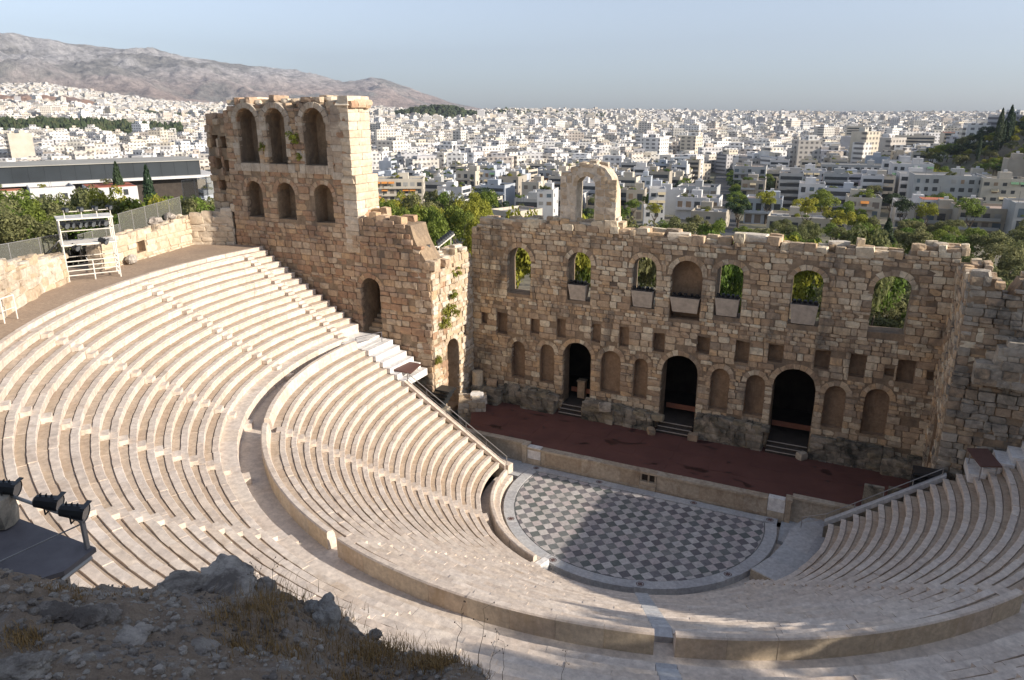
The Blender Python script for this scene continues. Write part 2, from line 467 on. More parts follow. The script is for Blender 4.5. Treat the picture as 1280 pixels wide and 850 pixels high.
def arc_block(r0, prof, ta, tb, jr=0.0, jz=0.0, step=0.85, wob=0.0):
    """prof: closed (r,z) outline; extruded along the arc from ta to tb (degrees)"""
    n = max(1, int(math.ceil(math.radians(tb - ta) * r0 / step)))
    k = len(prof)
    V = []
    for i in range(n + 1):
        t = ta + (tb - ta) * i / n
        wr, wz = (rng.normal(0, wob, 2) if wob else (0, 0))
        for q_, (r, z) in enumerate(prof): V.append(pol(r + jr + (wr if 1 < q_ < 6 else 0), t, z + jz + (wz if 2 < q_ < 6 else 0)))
    F = []
    for i in range(n):
        for j in range(k):
            j2 = (j + 1) % k
            F.append((i * k + j, i * k + j2, (i + 1) * k + j2, (i + 1) * k + j))
    F.append(tuple(range(k))[::-1]); F.append(tuple(range(n * k, n * k + k)))
    return V, F

def seat_profile(r, z, d, h):
    b = z - h
    return [(r + 0.05, b - 0.02), (r + 0.045, z - 0.15), (r + 0.012, z - 0.10), (r, z - 0.035), (r + 0.035, z), (r + d * 0.47, z - 0.004),
            (r + d * 0.475, z - 0.125), (r + d * 0.475 + 0.052, z - 0.125), (r + d * 0.475 + 0.056, z - 0.045), (r + d + 0.25, z - 0.045), (r + d + 0.25, b - 0.02)]

def row_blocks(name, wedge, r, z, d, h, ta, tb, blen, prof=None, mat=MARBLE, rowmat=MARBLE):
    base = [(r + 0.22, z - h + 0.01), (r + 0.22, z - 0.15), (r + d + 0.22, z - 0.15), (r + d + 0.25, z - h + 0.01)]
    row = link('seat_row', mesh('seat_row', *arc_block(r, base, ta + 0.03, tb - 0.03, step=1.2), rowmat), wedge)
    prof = prof or seat_profile(r, z, d, h)
    L = math.radians(tb - ta) * r
    n = max(1, int(round(L / blen)))
    cuts = np.cumsum(rng.uniform(0.65, 1.35, n)); cuts = np.concatenate([[0], cuts / cuts[-1]])
    g = math.degrees(0.0025 / r)
    for i in range(n):
        a = ta + (tb - ta) * cuts[i] + g; b = ta + (tb - ta) * cuts[i + 1] - g
        v, f = arc_block(r, prof, a, b, rng.normal(0, 0.010), rng.normal(0, 0.007), 0.62, 0.011)
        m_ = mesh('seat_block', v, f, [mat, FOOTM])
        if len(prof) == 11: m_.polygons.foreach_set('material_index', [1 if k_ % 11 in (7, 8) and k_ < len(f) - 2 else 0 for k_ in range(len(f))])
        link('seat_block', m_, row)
    return row

def ends_lower(r, side):
    if side < 0: return -math.degrees(math.asin(0.35 / r))
    y = 0.5 + max(0, r - 12.8) * 0.30
    return 180 + math.degrees(math.asin(min(y, 3.9) / r))

ORD = ['first', 'second', 'third', 'fourth', 'fifth', 'sixth', 'seventh', 'eighth', 'ninth', 'tenth', 'eleventh', 'twelfth']
LWL = ['lower wedge of cream marble seats in full sun beside the left end of the stage',
       'lower wedge of sunlit marble seats curving round the left side of the checkered floor',
       'lower wedge of seats facing the stage, half sunlit and half in tree shadow',
       'lower wedge of shaded seats just right of the grey stair facing the stage',
       'lower wedge of shaded grey seats beside the right end of the stage']
for w in range(5):
    e = empty('seating_wedge', pol(18, [18, 55, 90, 126, 162][w], 0.3))
    tag(e, LWL[w], 'seating', 'lower wedges of marble seating')
    bpy.context.view_layer.update()
    loc = e.location.copy(); e.location = (0, 0, 0)
    for i in range(2 if w == 4 else 0, LN):
        r = LR0 + LD * i; z = LZ0 + LH * i
        gd = math.degrees(GAP / r)
        ta = ends_lower(r, -1) if w == 0 else L_AIS[w - 1] + gd
        tb = ends_lower(r, 1) if w == 4 else L_AIS[w] - gd
        row_blocks('lower', e, r, z, LD, LH, ta, tb, 1.55)
    # shift the root to the wedge base
    for ch in e.children: ch.location = -loc
    e.location = loc

UWL = ['short strip of upper seats between the first stair and the tall left ruin', 'upper wedge of bright seats right beside the strip below the tall arched ruin',
       'upper wedge of sunlit seats second from the tall arched ruin', 'upper wedge of sunlit seats third from the tall arched ruin',
       'upper wedge of sunlit seats beside the platform with black floodlights', 'upper wedge of seats partly hidden by the rocky ledge with dry grass',
       'upper wedge at the bottom striped with soft tree shadow', 'upper wedge of grey seats at the bottom right of the grey stair', 'upper wedge of shaded seats at the right edge',
       'upper wedge of shaded seats high on the right side', 'upper wedge of shaded seats near the right ruin wall', 'short strip of upper seats against the right ruin wall']
for w in range(12):
    tm = ([-5] + [(U_AIS[k] + U_AIS[k + 1]) / 2 for k in range(10)] + [185])[w]
    e = empty('seating_wedge')
    loc = Vector(pol(33, tm, 9))
    tag(e, UWL[w], 'seating', 'upper wedges of marble seating')
    for j in range(-1, UN):
        r = UR0 + UD * j; z = UZ0 + UH * j
        d, h = UD, UH
        if j == -1: r, z, d, h = 26.70, 9.12, 0.93, 0.85
        if w in (0, 11) and j == -1: continue
        gd = math.degrees(GAP / r)
        y0 = 3.85
        ta = -math.degrees(math.asin(y0 / r)) if w == 0 else U_AIS[w - 1] + gd
        tb = 180 + math.degrees(math.asin(y0 / r)) if w == 11 else U_AIS[w] - gd
        prof = None
        if j == -1: prof = [(r, 8.26), (r, z - 0.05), (r + 0.03, z), (r + d + 0.2, z), (r + d + 0.2, 8.26)]
        if w in (0, 11) and j == 0: prof = [(r, 8.5), (r, z - 0.05), (r + 0.03, z), (r + d + 0.2, z), (r + d + 0.2, 8.5)]
        row_blocks('upper', e, r, z, d, h, ta, tb, 1.75, prof)
    for ch in e.children: ch.location = -loc
    e.location = loc

def aisle(t, rows, label, group, mat=MARBLE):
    e = empty('aisle_stair')
    tag(e, label, 'stair', group)
    r_, z_, d_, h_ = rows[0]
    loc = Vector(pol(r_, t, z_ - h_))
    for (r, z, d, h) in rows:
        for k in (0, 1):
            ra = r - d * 0.5 if k == 0 else r + 0.02
            rb = r + 0.02 if k == 0 else r + d * 0.5
            zt = z - h * 0.5 if k == 0 else z
            jr = rng.normal(0, 0.01)
            w = GAP - 0.012
            P = []
            for zz in (zt - 0.5, zt - 0.002):
                for rr, s in ((ra + jr, -1), (rb + 0.25, -1), (rb + 0.25, 1), (ra + jr, 1)):
                    P.append(Vector(pol(rr, t + s * math.degrees(w / rr), zz)) - loc)
            mb = MB(); mb.hexa(P)
            mb.build('step', mat, e)
    e.location = loc
AL = ['narrow marble stair left of the middle of the sunlit lower seats', 'marble stair with bright step ends starting at the gap in the podium wall',
      'bluish grey stair between lower wedges leading down to the ring rosette', 'stair between the two shaded lower wedges on the right']
for k, t in enumerate(L_AIS):
    aisle(t, [(LR0 + LD * i, LZ0 + LH * i, LD, LH) for i in range(LN)], AL[k], 'stairs through the lower seats', GREYM if k == 2 else MARBLE)
UAL = ['upper stair of dark square step gaps beside the tall ruin', 'upper stair from the dirt path, next one left of the ruin side stair', 'upper stair that meets the podium wall above the shaded walkway corner',
       'upper stair of bright step ends ending at the wide shaded walkway', 'upper stair with bright step ends just right of the black floodlights', 'upper stair with white step ends beside the grey boulder',
       'grey upper stair at the bottom of the picture', 'upper stair with dark step ends at the bottom right corner', 'upper stair in shade on the right rim', 'second upper stair in shade on the right rim',
       'upper stair in shade near the right ruin wall']
for k, t in enumerate(U_AIS):
    rows = [(26.70, 9.12, 0.9, 0.85)] + [(UR0 + UD * j, UZ0 + UH * j, UD, UH) for j in range(UN)]
    aisle(t, rows[1:] if 0 else rows, UAL[k], 'stairs through the upper seats', GREYM if k == 6 else MARBLE)

# podium wall (outer parapet of the lower seats), one per lower wedge
PL = ['curved podium wall behind the leftmost lower wedge', 'curved ochre podium wall left of the gap beside the grey boulder', 'long ochre podium wall in the middle of the lower rim, left of the grey stair',
      'shaded ochre podium wall right of the grey stair', 'podium wall behind the shaded lower wedge at the right edge']
for w in range(5):
    e = empty('podium_wall', pol(25.2, [18, 55, 90, 126, 162][w], 8.3)); tag(e, PL[w], 'podium wall', 'podium walls behind the lower wedges')
    ta = (-1.0 if w == 0 else L_AIS[w - 1] + math.degrees(GAP / 25)); tb = (190 if w == 4 else L_AIS[w] - math.degrees(GAP / 25))
    n = max(3, int(math.radians(tb - ta) * 25.2 / 1.7))
    for i in range(n):
        a = ta + (tb - ta) * i / n + 0.012; b = ta + (tb - ta) * (i + 1) / n - 0.012
        j = rng.normal(0, 0.006)
        v, f = arc_block(25, [(24.86, 8.2), (25.0, 9.1), (25.08, 9.25), (25.34, 9.26), (25.40, 9.20), (25.38, 8.2)], a, b, j, j)
        m_ = mesh('slab', v, f, [MARBLE, BOUNCE_OCHRE]); m_.polygons.foreach_set('material_index', [1 if k_ % 6 == 4 and k_ < len(f) - 2 else 0 for k_ in range(len(f))])
        link('slab', m_, e, -Vector(e.location))

def ring_sheet(name, r0, r1, z, ta, tb, mat, thick=0.12, kind='structure', n=90):
    v, f = arc_block(r0, [(r0, z - thick), (r0, z), (r1, z), (r1, z - thick)], ta, tb, step=math.radians(tb - ta) * r0 / n)
    o = link(name, mesh(name, v, f, mat)); tag(o, kind=kind); return o
ring_sheet('walkway', 24.3, 26.95, 8.30, -3, 187, MARBLE)
ring_sheet('upper_path', 38.24, 47, 15.66, -7, 186, DIRT, 1.4)
# kerb at the top of the seats
e = empty('rim_kerb', pol(38.4, 60, 15.6)); tag(e, 'thin pale marble kerb between the top row and the dirt path', 'kerb')
for i in range(58):
    a = -6 + i * 3.3
    v, f = arc_block(38.3, [(38.2, 15.3), (38.2, 15.76), (38.52, 15.76), (38.52, 15.3)], a + 0.02, a + 3.28, rng.normal(0, 0.01), rng.normal(0, 0.008))
    link('kerb_stone', mesh('kerb_stone', v, f, MARBLE), e, -Vector(e.location))

# ------------------------------------------------------------------ orchestra
YS = 2.3093
def orchestra():
    # bed
    n = 60; R = 9.75; tE = math.degrees(math.asin(2.72 / R))
    poly = [pol(R, -tE + (180 + 2 * tE) * i / n)[:2] for i in range(n + 1)]
    mb = MB(); k = len(poly)
    mb.add([(x, y, -0.5) for x, y in poly] + [(x, y, -0.03) for x, y in poly], [tuple(range(k))[::-1], tuple(range(k, 2 * k))] + [(i, (i + 1) % k, (i + 1) % k + k, i + k) for i in range(k)])
    o = mb.build('orchestra_floor', TILED); tag(o, kind='structure')
    # diamond tiles
    D = 0.87; inner = 8.93; yb = 1.86
    tl = []
    for i in range(-34, 35):
        for j in range(-30, 14):
            if (i + j) % 2: continue
            cx, cy = -2.62 + i * D / 2, 0.42 + j * D / 2
            h = D / 2 - 0.008
            pts = [(cx - h, cy), (cx, cy - h), (cx + h, cy), (cx, cy + h)]
            ins = [math.hypot(*q) < inner and q[1] < yb for q in pts]
            if not any(ins): continue
            # clip against the straight edge
            P = pts
            if max(q[1] for q in P) > yb:
                out = []
                for a_, b_ in zip(P, P[1:] + P[:1]):
                    if a_[1] <= yb: out.append(a_)
                    if (a_[1] - yb) * (b_[1] - yb) < 0:
                        s = (yb - a_[1]) / (b_[1] - a_[1]); out.append((a_[0] + s * (b_[0] - a_[0]), yb))
                P = out
            P = [q if math.hypot(*q) <= inner else (q[0] * inner / math.hypot(*q), q[1] * inner / math.hypot(*q)) for q in P]
            if len(P) < 3: continue
            tl.append((cx, cy, P, i % 2 == 0, all(ins)))
    full = [q for q in tl if q[4]]
    part = [q for q in tl if not q[4]]
    full.sort(key=lambda q: (q[0] - CAM.x) ** 2 + (q[1] - CAM.y) ** 2)
    def slab(P, z):
        k = len(P)
        return [(x, y, -0.03) for x, y in P] + [(x, y, z) for x, y in P], [tuple(range(k, 2 * k))] + [(a, (a + 1) % k, (a + 1) % k + k, a + k) for a in range(k)]
    h = D / 2 - 0.008
    base = [(-h, 0), (0, -h), (h, 0), (0, h)]
    bm = {True: mesh('paving_tile', *slab(base, 0.0), TILED), False: mesh('paving_tile', *slab(base, 0.0), TILEL)}
    for q in full[:296]:
        link('paving_tile', bm[q[3]], o, (q[0], q[1], rng.uniform(-0.006, 0.006)), (0, 0, rng.choice([0, PI / 2, PI])))
    for dk in (True, False):
        mb = MB()
        for q in full[296:] + part:
            if q[3] == dk: mb.add(*slab(q[2], rng.uniform(-0.006, 0.006)))
        r_ = mb.build('edge_tile', TILED if dk else TILEL, o); tag(r_, kind='stuff')
    # ring of grey marble
    e = empty('marble_ring', (0, -9.4, 0)); tag(e, 'pale grey marble ring with rosettes round the checkered floor', 'paving ring')
    tE = math.degrees(math.asin(1.9 / 9.4))
    ts = np.linspace(-tE, 180 + tE, 27)
    for a, b in zip(ts[:-1], ts[1:]):
        v, f = arc_block(9.4, [(9.02, -0.3), (9.02, 0.035), (9.78, 0.035), (9.80, -0.62), (9.5, -0.62)], a + 0.03, b - 0.03, rng.normal(0, 0.004), rng.normal(0, 0.003))
        link('ring_slab', mesh('ring_slab', v, f, GREYM), e, (0, 9.4, 0))
    # straight kerb along the stage side
    xs = np.linspace(-9.6, 9.6, 14)
    for a, b in zip(xs[:-1], xs[1:]):
        mb = MB(); mb.box(a + 0.004, b - 0.004, 1.93, 2.68, -0.3, 0.04 + rng.normal(0, 0.003)); mb.build('ring_slab', GREYM, e, (0, 9.4, 0))
    # rosettes: a plate with a dark ringed disc
    spots = [pol(9.4, t) for t in (36.5, 72.0, 108, 143.7)] + [(-9.1, YS, 0), (9.1, YS, 0), (-3.69, YS, 0), (3.69, YS, 0)]
    for x, y, _ in spots:
        mb = MB(); mb.box(-0.40, 0.40, -0.36, 0.36, 0.03, 0.062)
        a = math.atan2(-y, -x) if y < 2 else PI / 2
        r_ = mb.build('rosette_plate', GREYM, e, (x, y + 9.4, 0), (0, 0, a + PI / 2 if y < 2 else 0))
        mb = MB()
        for k in range(6):
            q = 2 * PI * k / 6
            mb.tube((0.11 * math.cos(q), 0.11 * math.sin(q), 0.06), (0.11 * math.cos(q), 0.11 * math.sin(q), 0.072), 0.055, n=8)
        mb.tube((0, 0, 0.06), (0, 0, 0.075), 0.05, n=8)
        for k in range(16):
            q0, q1 = 2 * PI * k / 16, 2 * PI * (k + 1) / 16
            mb.add([(0.2 * math.cos(q0), 0.2 * math.sin(q0), 0.07), (0.2 * math.cos(q1), 0.2 * math.sin(q1), 0.07), (0.25 * math.cos(q1), 0.25 * math.sin(q1), 0.07), (0.25 * math.cos(q0), 0.25 * math.sin(q0), 0.07)], [(0, 3, 2, 1)])
        mb.build('rosette', BROWNP, r_)
    # channel round the ring, floor of the passage
    ring_sheet('channel_floor', 9.7, 11.75, -0.42, -14, 194, MARBLE, 0.1)
orchestra()
# front bench on the left
e = empty('front_bench', pol(10.4, 36, 0)); tag(e, 'low curved front bench in two tiers on the left of the checkered floor', 'bench')
for t0 in np.arange(1.0, 68, 4.6):
    tb = min(t0 + 4.55, 69.5)
    for nm, pr in (('bench_seat', [(10.02, -0.45), (10.02, 0.30), (10.07, 0.34), (10.50, 0.34), (10.50, -0.45)]), ('backrest', [(10.46, -0.45), (10.46, 0.70), (10.52, 0.75), (10.72, 0.75), (10.78, 0.70), (10.80, -0.45)])):
        v, f = arc_block(10.3, pr, t0 + 0.03, tb - 0.03, rng.normal(0, 0.008), rng.normal(0, 0.006))
        link(nm, mesh(nm, v, f, MARBLE), e, -Vector(e.location))
mb = MB(); mb.hexa([Vector(pol(r, t, z)) for z in (-0.4, 0.35) for r, t in ((9.85, 70), (10.8, 70), (10.8, 72.4), (9.85, 72.4))])
tag(mb.build('white_block', NEWM), 'small white marble block at the end of the curved front bench', 'block')

# ------------------------------------------------------------------ rough stones
def rough_box(seed, bev=0.10, amp=0.05):
    r = np.random.default_rng(seed)
    g = [-0.5, 0.0, 0.5]
    idx = {}; V = []
    for i in range(3):
        for j in range(3):
            for k in range(3):
                if i == j == k == 1: continue
                p = np.array([g[i], g[j], g[k]])
                nb = sum(abs(q) > 0.4 for q in p)
                if nb == 3: p = p * (1 - bev * r.uniform(0.5, 1.5, 3))
                elif nb == 2: p = p * (1 - bev * 0.45 * r.uniform(0.3, 1.6))
                else: p = p * 1.03
                p = p + r.normal(0, amp, 3) * np.array([0.6, 1.0, 0.6])
                idx[i, j, k] = len(V); V.append(p)
    F = []
    for ax in range(3):
        for s in (0, 2):
            for a in range(2):
                for b in range(2):
                    q = []
                    for da, db in ((0, 0), (1, 0), (1, 1), (0, 1)):
                        c = [0, 0, 0]; c[ax] = s; c[(ax + 1) % 3] = a + da; c[(ax + 2) % 3] = b + db
                        q.append(idx[tuple(c)])
                    F.append(tuple(q if s == 2 else q[::-1]))
    return np.array(V), F
STONES = [rough_box(k, 0.10, 0.035) for k in range(6)]
BLOCKS = [rough_box(20 + k, 0.035, 0.012) for k in range(4)]
BOULD = [rough_box(40 + k, 0.34, 0.07) for k in range(5)]

def arch_pts(u0, u1, z0, z1, n=10, flat=0.0):
    w = (u1 - u0) / 2; c = (u0 + u1) / 2
    rise = w * (1 - flat)
    zs = z1 - rise
    return [(u0, z0), (u1, z0)] + [(c + w * math.cos(PI * k / n), zs + rise * math.sin(PI * k / n)) for k in range(n + 1)]

def half_at(o, z):
    """half width of an opening at height z (0 outside)"""
    w = (o['u1'] - o['u0']) / 2
    if z < o['z0'] or z > o['z1']: return 0
    if not o.get('arch'): return w
    rise = w * (1 - o.get('flat', 0)); zs = o['z1'] - rise
    if z <= zs: return w
    return w * math.sqrt(max(0, 1 - ((z - zs) / rise) ** 2))

def masonry(name, label, cat, O, ang, L, top, thick, zb=0.0, openings=(), mat=SCAENA, core=CORE, h=(0.4, 0.7), l=(0.6, 1.5), proud=(0.0, 0.12), skip=0.04,
            stones=STONES, nobj=295, crown=0.5, group=None, seed=1, top_stones=True, back=False, sides=True, vous=True, jamb=True, niche_mat=NICHE, regular=0.0, tilt=0.02):
    """a wall of real stones: u runs along `ang`, the outward face looks to -v (v = left of u)."""
    r = random.Random(seed)
    root = empty(name, O, ang); tag(root, label, cat, group)
    topf = lambda u: float(np.interp(u, [p[0] for p in top], [p[1] for p in top]))
    # --- core with openings
    outer = [(0, zb), (L, zb)]
    us = sorted(set([0.0, L] + [float(p[0]) for p in top] + list(np.arange(0.5, L, 0.5))))
    outer += [(u, topf(u) - 0.05 + (r.uniform(-0.08, 0.05) if 0 < u < L else 0)) for u in reversed(us) if 0 <= u <= L]
    V = []; F = []; MI = []
    def loopv(pts, y): 
        b = len(V); V.extend([(u, y, z) for u, z in pts]); return list(range(b, b + len(pts)))
    holes = [(o, arch_pts(o['u0'], o['u1'], o['z0'], o['z1'], 10, o.get('flat', 0)) if o.get('arch') else [(o['u0'], o['z0']), (o['u1'], o['z0']), (o['u1'], o['z1']), (o['u0'], o['z1'])]) for o in openings]
    for o, P in holes:
        if not o.get('clean'):
            for q in range(len(P)): P[q] = (P[q][0] + r.uniform(-0.06, 0.06), P[q][1] + r.uniform(-0.05, 0.05))
    def face(y, hs, flip):
        loops = [outer] + [h_[1] for h_ in hs]
        ids = []
        for lp in loops: ids += loopv(lp, y)
        tris = tessellate_polygon([[Vector((u, z, 0)) for u, z in lp] for lp in loops])
        flat = [q for lp in loops for q in lp]
        for t in tris:
            a, b, c = (flat[i] for i in t)
            ar = (b[0] - a[0]) * (c[1] - a[1]) - (b[1] - a[1]) * (c[0] - a[0])
            t = [ids[i] for i in t]
            if (ar > 0) == flip: t = t[::-1]
            F.append(tuple(t)); MI.append(0)
    face(0.0, holes, False)
    thr = [q for q in holes if not q[0].get('depth')]
    face(thick, thr, True)
    n = len(outer)
    a = loopv(outer, 0.0); b = loopv(outer, thick)
    for i in range(n): F.append((a[i], b[i], b[(i + 1) % n], a[(i + 1) % n])); MI.append(0)
    for o, P in holes:
        d = o.get('depth') or thick
        a = loopv(P, 0.0); b = loopv(P, d); k = len(P)
        mi = 1 if o.get('depth') else 0
        for i in range(k): F.append((a[i], a[(i + 1) % k], b[(i + 1) % k], b[i])); MI.append(mi)
        if o.get('depth'): F.append(tuple(b)[::-1] if False else tuple(b)); MI.append(1)
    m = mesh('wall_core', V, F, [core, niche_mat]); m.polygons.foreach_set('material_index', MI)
    link('wall_core', m, root)
    # --- facing stones
    items = []          # (area, base index, matrix)
    z = zb; zmax = max(p[1] for p in top)
    course = 0
    nb = len(stones)
    while z < zmax + 0.2:
        hh = r.uniform(*h) * r.choice((0.62, 1.0, 1.0, 1.15))
        z1 = z + hh
        iv = [(0.0, L)]
        for o in openings:
            if z1 <= o['z0'] + 0.02 or z >= o['z1'] + 0.4: continue
            c = (o['u0'] + o['u1']) / 2; w = (o['u1'] - o['u0']) / 2
            hm = max(half_at(o, z + hh * q) for q in (0.05, 0.5, 0.95))
            if o.get('arch') and vous:
                e2 = dict(o); e2['u0'] = c - w - 0.45; e2['u1'] = c + w + 0.45; e2['z1'] = o['z1'] + 0.42
                zs = o['z1'] - w * (1 - o.get('flat', 0))
                if z1 > zs: hm = max(hm, max(half_at(e2, zz) for zz in (max(z, zs), (z + z1) / 2, z1)))
            if hm <= 0: continue
            nv = []
            for p, q in iv:
                if q <= c - hm or p >= c + hm: nv.append((p, q)); continue
                if c - hm - p > 0.08: nv.append((p, c - hm))
                if q - (c + hm) > 0.08: nv.append((c + hm, q))
            iv = nv
        for p, q in iv:
            u = p
            while u < q - 0.05:
                ln = r.uniform(*l) * (1.0 if hh > 0.4 else 0.8)
                if q - (u + ln) < l[0] * 0.6: ln = q - u
                um = u + ln / 2
                tz = topf(um)
                if (z + z1) / 2 < tz - 0.02 and r.random() > skip:
                    zt = min(z1, tz + r.uniform(-0.05, 0.12))
                    ph = zt - z
                    if ph > 0.12:
                        dp = 0.5
                        pr = r.uniform(*proud)
                        j = r.uniform(0.945, 0.985)
                        M = trs((um, dp / 2 - pr, z + ph / 2), r.gauss(0, tilt), (ln * j, dp, ph * j), r.gauss(0, tilt * 0.6), r.gauss(0, tilt * 0.6))
                        if r.random() < 0.5: M = M @ np.diag([-1, 1, -1, 1.0])
                        items.append((ln * ph, r.randrange(nb), M))
                u += ln
        z = z1; course += 1
    if sides:      # stones on the visible end face at u=0 and u=L
        for uu, sg in ((0.0, -1), (L, 1)):
            z = zb
            while z < topf(uu) - 0.15:
                hh = r.uniform(*h); v = 0.0
                while v < thick - 0.05:
                    ln = min(r.uniform(*l), thick - v)
                    if thick - v - ln < 0.3: ln = thick - v
                    if r.random() > skip and z + hh < topf(uu) + 0.1:
                        items.append((ln * hh, r.randrange(nb), trs((uu - sg * (0.2 - r.uniform(*proud) * 0.6), v + ln / 2, z + hh / 2), 0, (0.4, ln * 0.985, hh * 0.985))))
                    v += ln
                z += hh
    if crown > 0 and top_stones:
        u = 0.0
        while u < L:
            ln = r.uniform(0.5, 1.3)
            if abs(topf(min(u + ln, L)) - topf(u)) > 0.8 * ln: u += ln * 0.6; continue
            for v0, v1 in ((-0.02, thick * 0.35), (thick * 0.35, thick * 0.72), (thick * 0.72, thick)):
                if r.random() < 0.72:
                    hz = r.uniform(0.12, crown)
                    items.append((ln * hz * 0.6, r.randrange(nb), trs((u + ln / 2, (v0 + v1) / 2 + r.uniform(-0.05, 0.05), topf(min(u + ln / 2, L)) + hz * 0.25), r.gauss(0, 0.12), (ln, (v1 - v0) * 1.02, hz + 0.25), r.gauss(0, 0.05), r.gauss(0, 0.05))))
            u += ln * 0.97
    items.sort(key=lambda q: -q[0])
    bm = [mesh('stone', v, f, mat) for v, f in stones]
    for ar, k, M in items[:nobj]:
        o = link('stone', bm[k], root); o.matrix_local = Matrix(M.tolist())
    if len(items) > nobj:
        o = joined(stones, [(k, M) for _, k, M in items[nobj:]], 'rubble_stone', mat, root); tag(o, kind='stuff')
    # --- pale quoins beside chosen openings
    bq = None
    for o in openings:
        if not o.get('quoin'): continue
        bq = bq or [mesh('quoin', v, f, o['quoin']) for v, f in BLOCKS]
        w = (o['u1'] - o['u0']) / 2; zs = o['z1'] - w
        for sg, ue in ((-1, o['u0']), (1, o['u1'])):
            z = o['z0'] - 0.75
            while z < zs:
                hh = r.uniform(0.5, 0.8); ln = r.uniform(0.4, 0.85)
                if r.random() < 0.85: link('quoin', bq[r.randrange(4)], root, (ue + sg * ln / 2, 0.25 - r.uniform(0.1, 0.16), z + hh / 2), None, (ln * 0.985, 0.5, hh * 0.985))
                z += hh
        u = o['u0']
        while u < o['u1'] - 0.05:
            ln = min(r.uniform(0.8, 1.3), o['u1'] - u)
            link('quoin', bq[r.randrange(4)], root, (u + ln / 2, 0.1, o['z0'] - 0.38), None, (ln * 0.985, 0.5, 0.72)); u += ln
    # --- arch stones
    if vous:
        for o in openings:
            if not o.get('arch') or o.get('novous'): continue
            c = (o['u0'] + o['u1']) / 2; w = (o['u1'] - o['u0']) / 2; rise = w * (1 - o.get('flat', 0)); zs = o['z1'] - rise
            nv = 7 if w < 0.9 else 9 if w < 1.3 else 11
            for k in range(nv):
                a0 = PI * k / nv + 0.012; a1 = PI * (k + 1) / nv - 0.012
                ro = 0.40 + r.uniform(-0.07, 0.07); pr = r.uniform(0.0, 0.09)
                pts = []
                for aa, rr in ((a0, 0), (a1, 0), (a1, ro), (a0, ro)): pts.append((c + (w + rr) * math.cos(aa), zs + (rise + rr) * math.sin(aa)))
                mb = MB(); mb.prism([pts[0], pts[3], pts[2], pts[1]], -pr, 0.35)
                mb.build('arch_stone', mat, root)
    return root

def A(u0, u1, z0, z1, **k): return dict(u0=u0, u1=u1, z0=z0, z1=z1, arch=True, **k)
def Rc(u0, u1, z0, z1, **k): return dict(u0=u0, u1=u1, z0=z0, z1=z1, **k)

# ------------------------------------------------------------------ stage wall  (front face Y = 11.5, x from -19.85 to 18.75)
X0 = -19.85
ops = []
for a, b, z0, z1, dp in ((-16.2, -13.9, 12.0, 16.25, 0), (-10.35, -8.2, 12.0, 16.3, 0), (-4.55, -2.5, 12.0, 16.35, 0), (-1.26, 1.26, 11.4, 16.35, 1.25), (2.34, 4.43, 12.05, 16.35, 0),
                         (8.02, 10.22, 12.1, 16.4, 0), (13.68, 16.1, 12.2, 16.5, 0)):
    ops.append(A(a - X0, b - X0, z0, z1, flat=0.25 if a > 7 or a == 2.34 else 0.0, **({'depth': dp} if dp else {})))
for a, b, z0, z1 in ((-18.9, -18.35, 8.8, 9.85), (-17.33, -16.25, 8.0, 10.0), (-13.84, -12.97, 8.44, 9.84), (-11.28, -10.43, 8.4, 10.2), (-7.97, -7.12, 8.45, 10.1), (-5.44, -4.59, 8.4, 10.1), (-2.47, -1.45, 8.32, 10.0),
                     (1.23, 2.27, 8.75, 10.15), (4.33, 5.4, 8.4, 10.2), (6.85, 7.98, 8.8, 10.25), (10.29, 11.37, 8.75, 10.26), (12.78, 13.88, 8.54, 10.3), (15.17, 15.85, 8.95, 9.55), (16.0, 17.18, 8.6, 10.35), (17.94, 18.5, 9.05, 9.7)):
    ops.append(Rc(a - X0, b - X0, z0, z1, depth=0.7 if b - a > 0.9 else 0.45))
for a, b, z0, z1 in ((-15.75, -14.43, 3.9, 7.5), (-12.88, -11.49, 3.9, 7.6), (-6.99, -5.19, 3.9, 7.85), (-3.99, -2.75, 3.9, 7.55), (2.6, 4.1, 4.0, 7.65), (5.41, 6.89, 4.0, 7.55), (11.35, 12.87, 4.1, 7.6), (14.17, 15.85, 4.05, 7.85)):
    ops.append(A(a - X0, b - X0, z0, z1, depth=0.62))
for a, b, z1 in ((-10.61, -7.91, 8.15), (-1.54, 1.51, 8.3), (7.47, 10.67, 8.5)):
    ops.append(A(a - X0, b - X0, 1.75, z1))
topw = [(0, 17.2), (0.7, 17.6), (1.0, 18.1), (4.2, 18.45), (8.2, 18.55), (13.6, 18.6), (14.2, 18.2), (19.0, 18.15), (19.2, 17.85), (23.2, 17.8), (23.4, 18.25), (26.4, 18.25), (26.7, 17.9), (33.5, 17.85), (35.4, 17.9), (35.6, 18.5), (38.6, 18.45)]
masonry('stage_wall', 'tall brown ruined stone stage wall with arched windows, niches and three dark doorways', 'wall', (X0, 11.5, 0), 0, 38.6, topw, 1.75, 1.2, ops,
        mat=SCAENA, core=CORE, h=(0.3, 0.6), l=(0.4, 1.25), proud=(0.015, 0.15), skip=0.05, tilt=0.03, seed=3, crown=0.6)
# free standing arch on the crown
masonry('ruined_arch', 'lone ruined stone arch standing on top of the stage wall', 'arch', (-11.3, 11.75, 0), 0, 5.0, [(0, 22.3), (0.5, 22.7), (1.2, 23.1), (2.0, 23.55), (2.9, 23.75), (3.9, 23.4), (4.5, 22.7), (4.85, 21.6), (4.95, 19.6), (5.0, 18.9)], 1.5, 18.3,
        [A(1.45, 3.15, 18.8, 22.65)], mat=LIME, core=LIME, h=(0.4, 0.7), l=(0.5, 1.0), proud=(0.015, 0.08), seed=5, crown=0.2)
